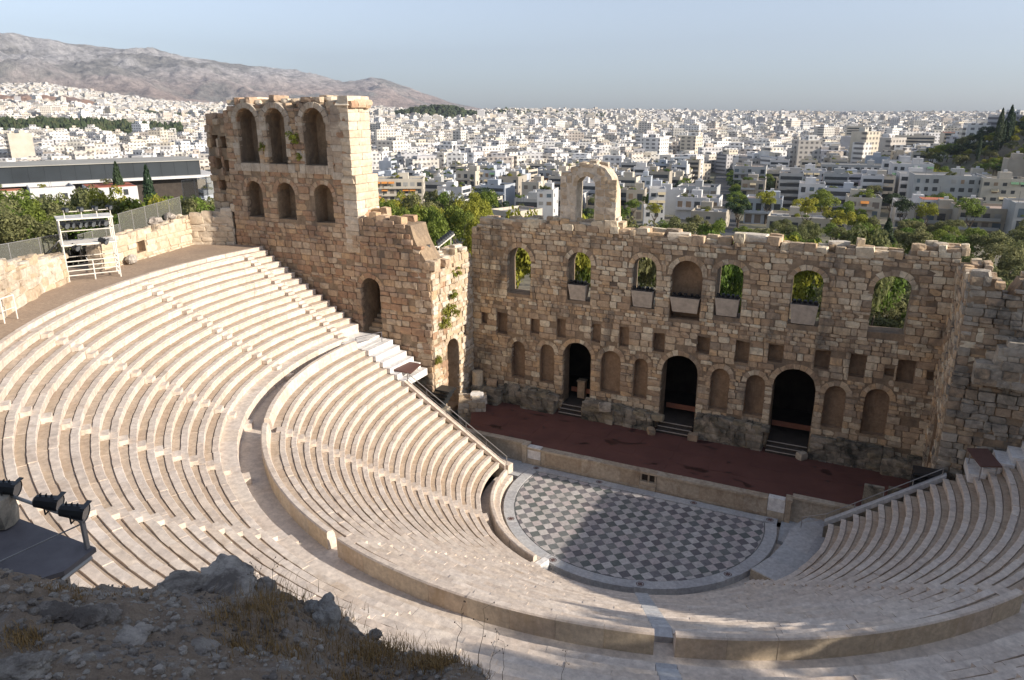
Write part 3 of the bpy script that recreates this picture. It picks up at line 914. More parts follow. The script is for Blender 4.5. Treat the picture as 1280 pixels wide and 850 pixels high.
# blocks left on the crown of the wall
for k, (x, y, z, s, rz, lab) in enumerate(((12.35, 12.4, 18.3, (0.55, 0.9, 1.25), 0.1, 'upright pale stone slab standing alone on the crown of the stage wall'), (10.9, 12.8, 18.1, (1.5, 1.0, 0.9), 0.4, 'pale lump of masonry on the wall crown left of the upright slab'),
                                  (-18.6, 12.2, 18.3, (1.2, 1.1, 0.7), 0.2, 'pale rounded block on the left end of the stage wall crown'), (4.6, 12.3, 18.45, (2.6, 1.3, 0.6), 0.0, 'long pale cap block on the middle of the wall crown'),
                                  (-1.0, 12.2, 18.15, (1.9, 1.3, 0.6), 0.15, 'pale cap block on the crown left of the middle niche'), (17.5, 12.6, 18.7, (0.9, 0.8, 0.5), 0.3, 'small pale block on the right end of the wall crown'))):
    v, f = STONES[k % 6]
    tag(link('loose_block', mesh('loose_block', v, f, LIME), None, (x, y, z), (0, 0, rz), s), lab, 'stone block')
# masonry step beside the arch
for k, (x, z, s) in enumerate(((-6.1, 18.75, (0.9, 1.3, 0.5)), (-6.45, 19.1, (0.7, 1.2, 0.5)))):
    v, f = BLOCKS[k]
    tag(link('loose_block', mesh('loose_block', v, f, LIME), None, (x, 12.4, z), (0, 0, 0.05), s), ['pale ashlar block lying right of the lone arch foot', 'pale ashlar block leaning on the right foot of the lone arch'][k], 'stone block')

# planters / troughs in the windows
TROUGH = plain('trough_stone', (0.46, 0.40, 0.33), 0.8, 0, 0.2, 2.5, bump=0.2)
TL = ['pale tapered trough in the second arched window from the left', 'pale tapered trough in the third arched window from the left', 'wide pale tapered trough in the deep central arched niche', 'pale tapered trough in the window right of the central niche', 'pale tapered trough in the square headed window with yellow green leaves behind']
for (x0, x1, z0, z1), lab in zip(((-10.2, -8.55, 12.02, 13.45), (-4.5, -2.65, 12.05, 13.5), (-1.2, 1.2, 12.0, 13.3), (2.42, 4.3, 12.1, 13.6), (8.1, 10.1, 12.15, 13.75)), TL):
    c = (x0 + x1) / 2
    e = empty('window_trough', (c, 11.45, z0)); tag(e, lab, 'trough', 'troughs in the stage wall windows')
    w = (x1 - x0) / 2; hh = z1 - z0; mb = MB()
    ins = 0.16 * w
    mb.hexa([(-w + ins, 0.1, 0), (w - ins, 0.1, 0), (w - ins, 0.6, 0), (-w + ins, 0.6, 0), (-w, -0.3, hh), (w, -0.3, hh), (w, 0.75, hh), (-w, 0.75, hh)])
    mb.build('trough_body', TROUGH, e)
    mb = MB(); mb.box(-w + 0.06, w - 0.06, -0.24, 0.69, hh + 0.004, hh + 0.05); mb.build('soil', DARKIN, e)
    for k in range(5):
        mb = MB(); mb.box(-0.11, 0.11, -0.1, 0.12, 0.02, 0.26); mb.tube((0, 0.0, 0.0), (0, 0, 0.1), 0.03)
        mb.build('lamp', BLACK, e, (-w * 0.8 + 1.6 * w * k / 4, 0.1 + 0.1 * (k % 2), hh + 0.05), (0.3, 0, random.uniform(-0.5, 0.5)))

# plinths along the foot of the stage wall
PLN = [(-19.2, -16.45, 9.75, 2.75), (-16.4, -14.3, 10.75, 2.95), (-14.25, -10.95, 10.2, 3.05), (-8.25, -5.3, 10.3, 2.9), (-5.25, -1.9, 10.45, 2.75), (1.7, 7.2, 10.6, 3.35), (10.75, 15.9, 10.75, 3.15), (15.95, 18.3, 10.4, 2.8)]
PLL = ['leftmost low plinth in the corner of the stage', 'recessed plinth under the leftmost niches', 'broken plinth left of the left doorway', 'lichened plinth right of the left doorway', 'lower plinth just left of the middle doorway', 'long dark plinth between the middle and right doorways', 'dark lichened plinth right of the right doorway', 'dark rough plinth in the right corner of the stage']
for k, ((a, b, y, zt), lab) in enumerate(zip(PLN, PLL)):
    masonry('wall_plinth', lab, 'plinth', (a, y, 0), 0, b - a, [(0, zt - 0.1), ((b - a) * 0.4, zt), (b - a, zt - 0.12)], 11.45 - y, 1.3, (), mat=DARKST, core=DARKST, h=(0.35, 0.6), l=(0.5, 1.3), proud=(0.015, 0.16), skip=0.06, seed=30 + k, nobj=60, crown=0.3, tilt=0.05, group='plinths at the foot of the stage wall')
# loose fallen blocks on the stage
for k, (x, y, z, s, lab) in enumerate(((1.75, 10.2, 1.75, (0.85, 0.7, 0.6), 'squat pale block on the red floor right of the middle doorway'), (-6.0, 10.05, 3.1, (1.1, 0.8, 0.7), 'white topped block sitting on the plinth right of the left doorway'),
                                    (-1.75, 9.9, 1.7, (0.6, 0.7, 0.55), 'pale block on the red floor left of the middle doorway'), (10.3, 10.4, 1.75, (0.7, 0.6, 0.6), 'pale weathered block by the right doorway'))):
    v, f = STONES[k]
    tag(link('loose_block', mesh('loose_block', v, f, GREYST), None, (x, y, z), (0, 0, 0.3 * k), s), lab, 'stone block')
# column drum lying in the left corner
mb = MB(); mb.tube((0, 0, 0), (0.9, 0.25, 0), 0.45, 0.42, 14); mb.tube((0.9, 0.25, 0), (0.92, 0.256, 0), 0.3, 0.3, 14, 1)
e = mb.build('column_drum', [SCAENA, DARKIN], None, (-17.9, 10.6, 3.2)); tag(e, 'broken round column drum lying in the left corner of the stage', 'column drum')
mb = MB(); mb.tube((0, 0, 0), (0, 0, 1.5), 0.55, 0.5, 14)
tag(mb.build('column_drum', SCAENA, None, (-18.9, 10.5, 2.75)), 'upright round column stump in the left corner of the stage', 'column drum')

# doorway steps and the dark passage behind
NOSE = plain('step_nosing', (0.42, 0.38, 0.33), 0.6)
DL = ['dark steps with pale nosings in the left stage doorway', 'dark steps with pale nosings in the middle stage doorway', 'dark steps with pale nosings in the right stage doorway']
for (a, b), lab in zip(((-10.58, -8.2), (-1.5, 1.48), (7.5, 10.64)), DL):
    e = empty('door_steps', ((a + b) / 2, 11, 1.45)); tag(e, lab, 'steps', 'steps in the stage doorways')
    w = (b - a) / 2 - 0.04
    for k in range(3):
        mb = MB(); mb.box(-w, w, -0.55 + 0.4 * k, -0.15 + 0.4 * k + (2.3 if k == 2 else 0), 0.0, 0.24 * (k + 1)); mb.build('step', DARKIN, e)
        mb = MB(); mb.box(-w, w, -0.585 + 0.4 * k, -0.555 + 0.4 * k, 0.24 * (k + 1) - 0.05, 0.24 * (k + 1) + 0.012); mb.build('nosing', NOSE, e)
    mb = MB(); mb.box(-w, w, 2.6, 2.68, 1.15, 1.6)
    t_ = mb.build('red_barrier', REDBAR, None, ((a + b) / 2, 11, 1.45)); tag(t_, ['red wooden barrier inside the left stage doorway', 'red wooden barrier inside the middle stage doorway', 'red wooden barrier inside the right stage doorway'][DL.index(lab)], 'barrier')
mb = MB(); mb.box(-0.35, 0.35, -0.3, 0.3, 0, 1.6); mb.box(-0.42, 0.42, -0.36, 0.36, 1.6, 1.75)
tag(mb.build('stone_post', SCAENA, None, (-9.45, 13.55, 2.17)), 'square stone post inside the left stage doorway', 'post')
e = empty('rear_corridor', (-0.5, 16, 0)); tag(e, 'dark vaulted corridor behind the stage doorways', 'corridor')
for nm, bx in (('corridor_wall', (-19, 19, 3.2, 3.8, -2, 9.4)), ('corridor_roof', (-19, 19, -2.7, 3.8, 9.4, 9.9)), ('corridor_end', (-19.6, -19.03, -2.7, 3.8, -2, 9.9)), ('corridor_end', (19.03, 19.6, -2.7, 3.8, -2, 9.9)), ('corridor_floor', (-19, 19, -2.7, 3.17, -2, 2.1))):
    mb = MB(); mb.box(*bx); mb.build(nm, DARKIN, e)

# ------------------------------------------------------------------ stage floor and front
mb = MB(); mb.box(-16.8, 18.7, 3.35, 11.45, -0.5, 1.42); mb.add([(-18.9, 9.2, 1.42), (-16.8, 5.2, 1.42), (-16.8, 11.4, 1.42), (-18.9, 11.4, 1.42)], [(0, 1, 2, 3)])
fl_ = tag(mb.build('stage_floor', REDF), kind='structure')
for i_ in range(12):
    for j_ in range(4):
        w_, d_ = 35.5 / 12, 8.05 / 4
        mb = MB(); mb.box(0.006, w_ - 0.006, 0.006, d_ - 0.006, 0, 0.012); mb.build('floor_panel', REDF, fl_, (-16.8 + w_ * i_, 3.4 + d_ * j_, 1.424 + rng.uniform(0, 0.008)))
e = empty('stage_front', (0, 3.1, 0)); tag(e, 'long low pale marble front of the red stage with coping slabs and panels', 'stage front')
def front_run(x0, x1, zt, yo, n, wide):
    xs = np.linspace(x0, x1, n + 1)
    for a, b in zip(xs[:-1], xs[1:]):
        if a < -0.66 + 0.01 and b > 0.0 and abs((a + b) / 2) < 0.4: pass
        mb = MB(); mb.box(a + 0.004, b - 0.004, yo + 0.0, yo + 0.4, 0.12, zt - 0.18); mb.build('panel', PROSK, e, (0, rng.normal(0, 0.006), 0))
        mb = MB(); mb.box(a + 0.004, b - 0.004, yo - 0.12, yo + wide, zt - 0.177, zt); mb.build('coping_slab', PROSK, e, (0, rng.normal(0, 0.006), rng.normal(0, 0.004)))
        mb = MB(); mb.box(a + 0.004, b - 0.004, yo - 0.1, yo + 0.4, -0.3, 0.117); mb.build('base_slab', PROSK, e, (0, rng.normal(0, 0.008), 0))
front_run(-16.8, -10.62, 1.66, 0.05, 4, 0.5)
front_run(-10.2, -0.66, 1.45, -0.15, 6, 0.55)
front_run(0.66, 8.75, 1.45, -0.15, 5, 0.55)
front_run(10.35, 18.6, 1.8, 0.12, 6, 0.45)
for x0, x1 in ((-10.62, -10.2), (9.98, 10.35)):
    mb = MB(); mb.box(x0, x1, -0.3, 0.5, -0.3, 1.5); mb.box(x0 - 0.06, x1 + 0.06, -0.36, 0.5, 1.502, 1.66); mb.build('pilaster', PROSK, e)
for x0, x1 in ((-10.15, -9.0), (8.78, 9.95)):
    mb = MB(); mb.box(x0, x1, -0.24, 0.3, 0.5, 1.52); mb.build('pale_panel', NEWM, e)
    mb = MB(); mb.box(x0, x1, -0.28, 0.3, -0.3, 0.49); mb.build('base_slab', PROSK, e)
# middle opening with grille and steps
mb = MB(); mb.box(-0.66, 0.66, 0.1, 0.4, -0.3, 1.27); mb.build('panel', DARKIN, e)
mb = MB(); mb.box(-0.66, 0.66, -0.27, 0.4, 1.275, 1.455); mb.build('coping_slab', PROSK, e)
for x in (-0.64, -0.04, 0.5):
    mb = MB(); mb.box(x, x + 0.12, -0.12, 0.08, 0.62, 1.27); mb.build('grille_post', PROSK, e)
for k in range(3):
    mb = MB(); mb.box(-0.64, 0.64, -0.42 + 0.12 * k, 0.08, -0.3 + 0.3 * k, 0.0 + 0.3 * k - 0.005); mb.build('step', PROSK, e)

# ------------------------------------------------------------------ left ruin: tall arched tower piece, front face Y = 4.3
QUOIN = stone_mat('weathered_quoin', [(0.48, 0.40, 0.31), (0.53, 0.46, 0.37), (0.44, 0.35, 0.26)], stain=(0.24, 0.19, 0.15), stain_scale=0.6, stain_lo=0.5, stain_hi=0.75, bump=0.4, fine=3, mott=0.2)
tops = [(0, 27.5), (0.8, 27.9), (1.6, 28.5), (2.8, 28.7), (4.0, 28.1), (5.0, 28.45), (6.1, 28.8), (7.3, 28.2), (8.6, 28.15), (9.4, 28.6), (10.5, 28.85), (11.8, 28.2), (13.85, 28.3)]
TX = -41.5
to = []
for (a, b) in ((-39.9, -37.55), (-36.45, -34.3), (-32.3, -29.8)): to.append(A(a - TX, b - TX, 23.35, 28.1, depth=1.7, quoin=QUOIN))
for (a, b) in ((-39.7, -37.7), (-36.0, -33.85), (-31.7, -29.6)): to.append(A(a - TX, b - TX, 18.4, 21.75, depth=1.6))
masonry('arched_ruin', 'tall ruined stone tower piece with two rows of three arched openings', 'ruin', (TX, 4.3, 0), 0, 13.85, tops, 2.7, 8.0, to, mat=TOWERST, core=CORE, h=(0.34, 0.66), l=(0.45, 1.3), proud=(0.015, 0.14), skip=0.07, tilt=0.03, seed=9, crown=0.5, niche_mat=CORE, sides=False)
# hood rings over the top arches, pale buttress end
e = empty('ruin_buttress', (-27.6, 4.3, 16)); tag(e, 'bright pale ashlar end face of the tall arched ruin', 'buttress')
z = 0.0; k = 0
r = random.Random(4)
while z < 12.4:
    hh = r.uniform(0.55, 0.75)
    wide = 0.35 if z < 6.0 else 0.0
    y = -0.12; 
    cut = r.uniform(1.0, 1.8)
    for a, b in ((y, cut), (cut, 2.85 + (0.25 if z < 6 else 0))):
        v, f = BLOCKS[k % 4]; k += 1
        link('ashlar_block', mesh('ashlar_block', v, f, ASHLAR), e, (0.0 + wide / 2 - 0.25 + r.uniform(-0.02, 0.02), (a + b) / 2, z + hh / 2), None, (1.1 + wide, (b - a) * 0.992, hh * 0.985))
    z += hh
mb = MB(); mb.hexa([(-0.8, -0.3, 5.95), (0.55, -0.3, 5.95), (0.55, 3.25, 5.95), (-0.8, 3.25, 5.95), (-0.8, -0.1, 6.5), (0.3, -0.1, 6.5), (0.3, 2.95, 6.5), (-0.8, 2.95, 6.5)]); mb.build('cornice_slab', ASHLAR, e)
mb = MB(); mb.hexa([(-0.9, -0.35, 12.3), (0.4, -0.3, 12.3), (0.35, 2.9, 12.3), (-0.9, 2.9, 12.3), (-0.9, 0.1, 12.75), (0.1, 0.2, 12.6), (0.15, 2.7, 12.7), (-0.9, 2.9, 12.8)]); mb.build('cornice_slab', ASHLAR, e)
# pale cap courses on top of the tower piece
cx_b = -28.2 + 34; CY_b = 4.42 - 5.6
e = empty('cornice', (-34, 5.6, 28.5)); tag(e, 'bright broken cornice blocks along the top of the tall arched ruin', 'cornice')
for k in range(22):
    x = -7.2 + 0.66 * k
    v, f = STONES[k % 6]
    link('cornice_block', mesh('cornice_block', v, f, LIME), e, (x, 0.45 + r.uniform(-0.2, 0.3), 0.12 + r.uniform(-0.12, 0.2)), (0, 0, r.gauss(0, 0.1)), (0.75, 2.2, 0.5))
for cx in (-38.7, -35.37, -31.05):
    w = 1.2
    for q in range(9):
        a0, a1 = PI * q / 9 + 0.015, PI * (q + 1) / 9 - 0.015
        P = [(cx + 34 + (w + rr) * math.cos(a), 28.05 - 1.15 - 28.5 + (w + rr) * math.sin(a)) for a, rr in ((a0, 0.03), (a0, 0.5), (a1, 0.5), (a1, 0.03))]
        mb = MB(); mb.prism(P, -1.5 - r.uniform(0, 0.05), -0.9); mb.build('hood_stone', QUOIN, e)
z = 6.2; k = 0
while z < 12.0:      # pale corner stones of the front next to the buttress
    hh = r.uniform(0.5, 0.75); ln = r.uniform(0.7, 1.3); v, f = BLOCKS[k % 4]; k += 1
    link('corner_stone', mesh('corner_stone', v, f, QUOIN), e, (cx_b - ln / 2, CY_b, z + 16 - 28.5 + hh / 2), None, (ln, 0.5, hh * 0.985)); z += hh
# ragged left wing
masonry('ruin_wing', 'ragged toothed wall remnant at the left edge of the tall arched ruin', 'ruin', (-44.6, 5.0, 0), 0, 3.1, [(0, 26.9), (0.5, 27.3), (3.1, 27.5)], 1.6, 13.5,
        [Rc(0.5, 1.3, 24.6, 25.7, depth=0.8), Rc(1.6, 2.4, 24.5, 25.6, depth=0.8), Rc(0.7, 1.5, 22.6, 23.6, depth=0.8), Rc(1.8, 2.6, 22.4, 23.5, depth=0.7), Rc(0.9, 1.8, 20.6, 21.6, depth=0.7)], mat=TOWERST, core=CORE, h=(0.5, 0.9), l=(0.5, 1.2), proud=(0.015, 0.3), seed=12, skip=0.14, crown=0.4)
# lower wall continuing to the corner
LX = -27.7
masonry('left_side_wall', 'stepped ruined wall with an arched door at the left end of the seats', 'wall', (LX, 4.3, 0), 0, 7.8, [(0, 18.9), (0.2, 19.1), (3.3, 19.0), (4.0, 18.9), (6.0, 18.75), (6.25, 17.9), (6.7, 16.9), (7.3, 16.0), (7.8, 15.3)], 2.4, 3.0,
        [A(-27.15 - LX, -25.1 - LX, 8.75, 13.85)], mat=TOWERST, core=CORE, h=(0.4, 0.7), l=(0.5, 1.3), proud=(0.015, 0.2), tilt=0.05, skip=0.09, seed=14, crown=0.9)
# wall return below the tower, behind the seats
# steps inside the arched door
e = empty('door_steps', (-26.1, 5, 8.7)); tag(e, 'worn stone steps rising inside the arched door of the left ruin', 'steps')
for k in range(6):
    mb = MB(); mb.box(-1.0, 1.0, -0.5 + 0.45 * k, 0.4 + 0.45 * k, -0.5, 0.3 * k + 0.05); mb.build('step', SCAENA, e)
e = empty('stair_room', (-26.1, 8.6, 8)); tag(e, 'dark stair well behind the arched door of the left ruin', 'stair well')
for nm, bx in (('back_wall', (-2, 2, 0.6, 1.0, -2, 9)), ('side_wall', (-2, -1.45, -1.85, 0.58, -2, 9)), ('side_wall', (1.45, 2, -1.85, 0.58, -2, 9)), ('roof', (-2, 2, -1.85, 1.0, 9.02, 9.4))):
    mb = MB(); mb.box(*bx); mb.build(nm, CORE, e)
# paraskenion wall, faces +X at X = -19.9
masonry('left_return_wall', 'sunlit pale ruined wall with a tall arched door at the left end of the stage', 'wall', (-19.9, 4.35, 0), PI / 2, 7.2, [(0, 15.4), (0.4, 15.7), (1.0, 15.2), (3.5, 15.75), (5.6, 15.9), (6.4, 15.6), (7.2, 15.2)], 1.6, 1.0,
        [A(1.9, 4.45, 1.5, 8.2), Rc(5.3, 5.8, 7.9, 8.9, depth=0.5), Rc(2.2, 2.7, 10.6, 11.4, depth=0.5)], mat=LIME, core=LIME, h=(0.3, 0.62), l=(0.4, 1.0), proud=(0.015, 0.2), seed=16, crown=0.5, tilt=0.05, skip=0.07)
e = empty('door_room', (-23.2, 7.5, 1)); tag(e, 'dark room behind the tall arched door left of the stage', 'room')
for nm, bx in (('back_wall', (-0.4, 0, -2.4, 2.4, 0, 9)), ('side_wall', (0.02, 1.65, -2.4, -1.9, 0, 9)), ('side_wall', (0.02, 1.65, 1.9, 2.4, 0, 9)), ('roof', (0.02, 1.65, -1.88, 1.88, 8.6, 9)), ('floor', (0.02, 1.65, -1.88, 1.88, 0, 0.5))):
    mb = MB(); mb.box(*bx); mb.build(nm, CORE, e)
# ruined base with a white block in the left stage corner
masonry('broken_pedestal', 'broken sunlit stone base at the left end of the red floor', 'ruin', (-19.0, 6.9, 0), 0.5, 2.5, [(0, 2.1), (1.2, 2.6), (2.5, 2.3)], 1.6, 0.2, (), mat=LIME, core=LIME, h=(0.4, 0.7), l=(0.5, 1.0), proud=(0.015, 0.2), seed=19, nobj=50, crown=0.5, tilt=0.08)
v, f = STONES[2]; tag(link('loose_block', mesh('loose_block', v, f, NEWM), None, (-17.75, 8.2, 2.75), (0.1, 0, 0.4), (1.2, 0.8, 0.55)), 'white marble block lying on the broken base left of the red floor', 'stone block')
# ------------------------------------------------------------------ right side
masonry('right_return_wall', 'orange brown wall seen edge on at the right end of the stage', 'wall', (18.72, 11.5, 0), -PI / 2, 7.12, [(0, 17.9), (3, 17.7), (5, 17.6), (7.12, 17.9)], 1.7, 1.0,
        [A(2.6, 4.9, 1.5, 8.0, depth=1.3), Rc(5.6, 6.2, 3.4, 5.0, depth=0.5)], mat=SCAENA, core=CORE, h=(0.35, 0.65), l=(0.5, 1.2), proud=(0.015, 0.22), seed=21, crown=0.4, tilt=0.05)  # arched door closed at the back, shaped to keep sun off the stage floor
masonry('right_side_wall', 'grey weathered ruined wall rising at the right edge behind the seats', 'wall', (18.7, 4.3, 0), 0, 21, [(0, 18.1), (1.0, 18.35), (1.35, 18.3), (1.5, 16.9), (2.05, 16.5), (2.3, 17.6), (2.6, 18.2), (4, 18.3), (9, 18.6), (21, 18.0)], 2.0, 1.0,
        [Rc(0.7, 1.5, 12.6, 13.4, depth=0.5), Rc(0.6, 1.2, 14.2, 15.1, depth=0.6)], mat=GREYST, core=CORE, h=(0.35, 0.62), l=(0.4, 1.1), proud=(0.015, 0.28), seed=23, crown=0.6, tilt=0.06, skip=0.06)
masonry('wall_ledge', 'stepped masonry ledge half way up the right ruin wall', 'ledge', (19.7, 3.3, 0), 0, 7, [(0, 13.2), (0.9, 13.2), (1.0, 14.3), (2.6, 14.4), (7, 14.6)], 0.98, 11.8, (), mat=GREYST, core=GREYST, h=(0.4, 0.7), l=(0.6, 1.3), proud=(0.015, 0.15), seed=24, crown=0.3, nobj=120)

# ------------------------------------------------------------------ ends of the lower seats, passages
def end_wall(name, label, x0, x1, y0f, side, zoff):
    e = empty(name, (x0, y0f(x0), 0)); tag(e, label, 'side wall')
    n = 7
    for k in range(n):
        a = x0 + (x1 - x0) * k / n; b = x0 + (x1 - x0) * (k + 1) / n
        P = []
        za, zb_ = [0.9 + (abs(q) - 11.3) * 0.611 + zoff for q in (a, b)]
        ya, yb = y0f(a), y0f(b)
        for dz in (-0.35, 0.0):
            P += [(a - x0, ya - 0.02 - y0f(x0), za + dz), (b - x0, yb - 0.02 - y0f(x0), zb_ + dz), (b - x0, yb + 0.42 - y0f(x0), zb_ + dz), (a - x0, ya + 0.42 - y0f(x0), za + dz)]
        mb = MB(); mb.hexa(P); mb.build('coping_slab', GREYM if side > 0 else MARBLE, e)
        P = [(a - x0, ya + 0.02 - y0f(x0), -0.5), (b - x0, yb + 0.02 - y0f(x0), -0.5), (b - x0, yb + 0.38 - y0f(x0), -0.5), (a - x0, ya + 0.38 - y0f(x0), -0.5),
             (a - x0, ya + 0.02 - y0f(x0), za - 0.36), (b - x0, yb + 0.02 - y0f(x0), zb_ - 0.36), (b - x0, yb + 0.38 - y0f(x0), zb_ - 0.36), (a - x0, ya + 0.38 - y0f(x0), za - 0.36)]
        mb = MB(); mb.hexa(P); mb.build('wall_block', DARKST, e)
end_wall('passage_wall', 'sloping pale coping along the left end of the lower seats', -11.0, -20.3, lambda x: 0.38, -1, 0.0)
end_wall('passage_wall', 'sloping grey coping along the right end of the lower seats', 12.6, 19.2, lambda x: 0.62 + max(0, x - 12.8) * 0.30, 1, 0.05)
# wide white steps at the top left end
e = empty('white_steps', (-22.5, 2.2, 6.3)); tag(e, 'bright new white marble steps between the lower seats and the left ruin', 'steps')
for k in range(8):
    x = -20.3 - 0.6985 * k; z = 6.44 + 0.4268 * k
    for y0, y1 in ((0.40, 2.2), (2.2, 3.95)):
        mb = MB(); mb.box(x - 0.9 - (2.6 if k == 7 else 0) + 22.5, x + 22.5 + rng.normal(0, 0.01), y0 - 2.2 + 0.004, y1 - 2.2 - 0.004, z - 0.6 - 6.3, z - 6.3 if k < 5 else min(z, 8.6) - 6.3 - 0.004 * (k - 5))
        mb.build('step', NEWM, e)
# matching steps on the right
e = empty('grey_steps', (22.5, 3.2, 6.3)); tag(e, 'shaded pale steps between the lower seats and the right ruin wall', 'steps')
for k in range(8):
    x = 20.2 + 0.6985 * k; z = 6.6 + 0.4268 * k
    mb = MB(); mb.box(x - 22.5, x + 0.9 + (2.6 if k == 7 else 0) - 22.5, 1.6 + 0.2 * k - 3.2, 4.0 - 3.2, z - 0.6 - 6.3, z - 6.3); mb.build('step', NEWM, e)
# passage floors
def sheet(name, pts, z, mat, thick=0.3):
    k = len(pts); mb = MB()
    mb.add([(x, y, z - thick) for x, y in pts] + [(x, y, z) for x, y in pts], [tuple(range(k))[::-1], tuple(range(k, 2 * k))] + [(i, (i + 1) % k, (i + 1) % k + k, i + k) for i in range(k)])
    return mb.build(name, mat)
tag(sheet('passage_floor', [(-17.0, 0.85), (-9.9, 0.5), (-9.55, 2.66), (-9.9, 3.0), (-17, 3.1)], 0.0, GREYM), kind='structure')
tag(sheet('passage_floor', [(9.85, 2.9), (9.9, 0.2), (11.9, -0.2), (19, 1.5), (19, 3.3), (10.3, 3.3)], -0.15, GREYM), kind='structure')
mb = MB(); mb.box(-0.75, 0.75, -0.3, 0.3, 0, 0.75)
tag(mb.build('low_wall', MARBLE, None, (-11.4, 0.95, 0.0), (0, 0, -0.25)), 'low pale wall block at the foot of the left passage', 'low wall')
# curved grey ramp on the right
e = empty('curved_ramp', (11.3, -1.2, 0)); tag(e, 'smooth grey curved ramp between the marble ring and the shaded right seats', 'ramp')
rp_in = [(8.85, -4.75, .34), (9.75, -2.9, .36), (10.3, -1.0, .38), (10.6, 1.2, .4), (11.15, 2.6, .4), (11.6, 3.3, .42), (12.2, 3.4, .42)]
rp_out = [(11.15, -5.75, .34), (11.95, -3.8, .36), (12.45, -1.9, .38), (12.72, -0.3, .4), (12.85, 0.6, .42), (12.95, 1.8, .42), (12.95, 2.9, .42)]
for k in range(6):
    a, b, c, d = (Vector(q) - Vector((11.3, -1.2, 0)) for q in (rp_in[k], rp_out[k], rp_out[k + 1], rp_in[k + 1]))
    mb = MB(); P = [a, b, c, d]
    mb.hexa([(p.x, p.y, -0.6) for p in P] + [tuple(p) for p in P]); mb.build('ramp_slab', GREYM, e)
    mb = MB()
    for s0, s1, h in ((0.74, 1.0, 0.16),):
        q = [a.lerp(b, s0), a.lerp(b, s1), d.lerp(c, s1) if False else d.lerp(c, s1), d.lerp(c, s0)]
        mb.hexa([(p.x, p.y, p.z + 0.002) for p in q] + [(p.x, p.y, p.z + h) for p in q])
    mb.build('ramp_edge', GREYM, e)
mb = MB(); a, b = Vector(rp_in[0]) - Vector((11.3, -1.2, 0)), Vector(rp_out[0]) - Vector((11.3, -1.2, 0))
mb.hexa([(a.x - .02, a.y - .12, -0.6), (b.x + .02, b.y - .12, -0.6), (b.x + .02, b.y - 0.005, -0.6), (a.x - .02, a.y - 0.005, -0.6), (a.x - .02, a.y - .12, .35), (b.x + .02, b.y - .12, .35), (b.x + .02, b.y - .005, .35), (a.x - .02, a.y - .005, .35)])
mb.build('end_slab', PROSK, e)

# railings
def railing(label, pts, h, step_posts, mat=GREYMET, r=0.03, mid=True):
    e = empty('railing', pts[0]); tag(e, label, 'railing')
    O = Vector(pts[0])
    P = [Vector(p) - O for p in pts]
    mb = MB()
    for a, b in zip(P[:-1], P[1:]):
        mb.tube(a + Vector((0, 0, h)), b + Vector((0, 0, h)), r)
        if mid: mb.tube(a + Vector((0, 0, h * 0.5)), b + Vector((0, 0, h * 0.5)), r * 0.7)
    mb.build('rail', mat, e)
    for a, b in zip(P[:-1], P[1:]):
        n = max(1, int((b - a).length / step_posts))
        for k in range(n + 1):
            q = a.lerp(b, k / n)
            mb = MB(); mb.tube(q, q + Vector((0, 0, h)), r); mb.build('post', mat, e)
    return e
railing('grey metal handrail sloping down beside the left end of the seats', [(-20.2, 0.72, 6.2), (-11.0, 0.72, 0.55)], 0.85, 1.9)
railing('brown metal handrail along the right end of the seats', [(11.2, 1.6, 0.4), (12.7, 1.15, 1.3), (19.0, 2.8, 5.3)], 0.8, 1.8)
railing('two dark posts with a rail on the white steps by the left ruin', [(-25.2, 0.6, 8.6), (-24.2, 2.9, 8.6)], 0.9, 2.5, DECK)

# brown hatches
for (x, y, z, rx, ry, w, d, lab) in ((-21.3, 2.2, 6.95, 0.0, 0.12, 1.8, 2.4, 'reddish brown tilted board by the white steps on the left'), (20.9, 2.2, 7.55, 0.0, -0.10, 1.15, 2.5, 'dark brown tilted board beside the shaded steps on the right')):
    e = empty('brown_board', (x, y, z - 0.7)); tag(e, lab, 'board')
    mb = MB(); mb.box(-w / 2, w / 2, -d / 2, d / 2, -0.05, 0.05); mb.build('board_top', BROWNP, e, (0, 0, 0.7), (rx, ry, 0.2))
    for sx in (-1, 1):
        for sy in (-1, 1):
            mb = MB(); mb.tube((sx * w * 0.36, sy * d * 0.4, -0.5), (sx * w * 0.36, sy * d * 0.4, 0.62), 0.035); mb.build('leg', GREYMET, e, None, (0, 0, 0.2))
# stacks of dark bars in the passages
for (x, y, z, rz, lab) in ((-18.9, 2.6, 3.6, 0.0, 'stack of dark metal bars in the left passage under the ruin'), (18.3, 3.4, 3.6, 0.1, 'stack of dark metal bars in the right passage')):
    e = empty('bar_stack', (x, y, z)); tag(e, lab, 'bar stack')
    for k in range(6):
        mb = MB(); mb.box(-0.9 + 0.28 * k * (1 if x < 0 else 0), 0.9 + 0.2 * k * (1 if x < 0 else 0), -0.6, 0.6, 0.34 * k, 0.34 * k + 0.16); mb.build('bar', BLACK, e)
    mb = MB(); mb.box(-0.8, 1.2, -0.7, 0.7, -3.6, -0.05); mb.build('base', DARKST, e)
# pale slabs standing at the right end of the stage
for k, (x, y) in enumerate(((15.4, 4.6), (16.9, 4.9))):
    mb = MB(); mb.box(-0.62, 0.62, -0.15, 0.15, 0, 1.75)
    tag(mb.build('standing_slab', DARKST, None, (x, y, 1.42), (0.04, 0, 0.05 * k)), ['grey slab standing on edge at the right end of the red floor, left one of two', 'grey slab standing on edge at the right end of the red floor, right one of two'][k], 'slab')

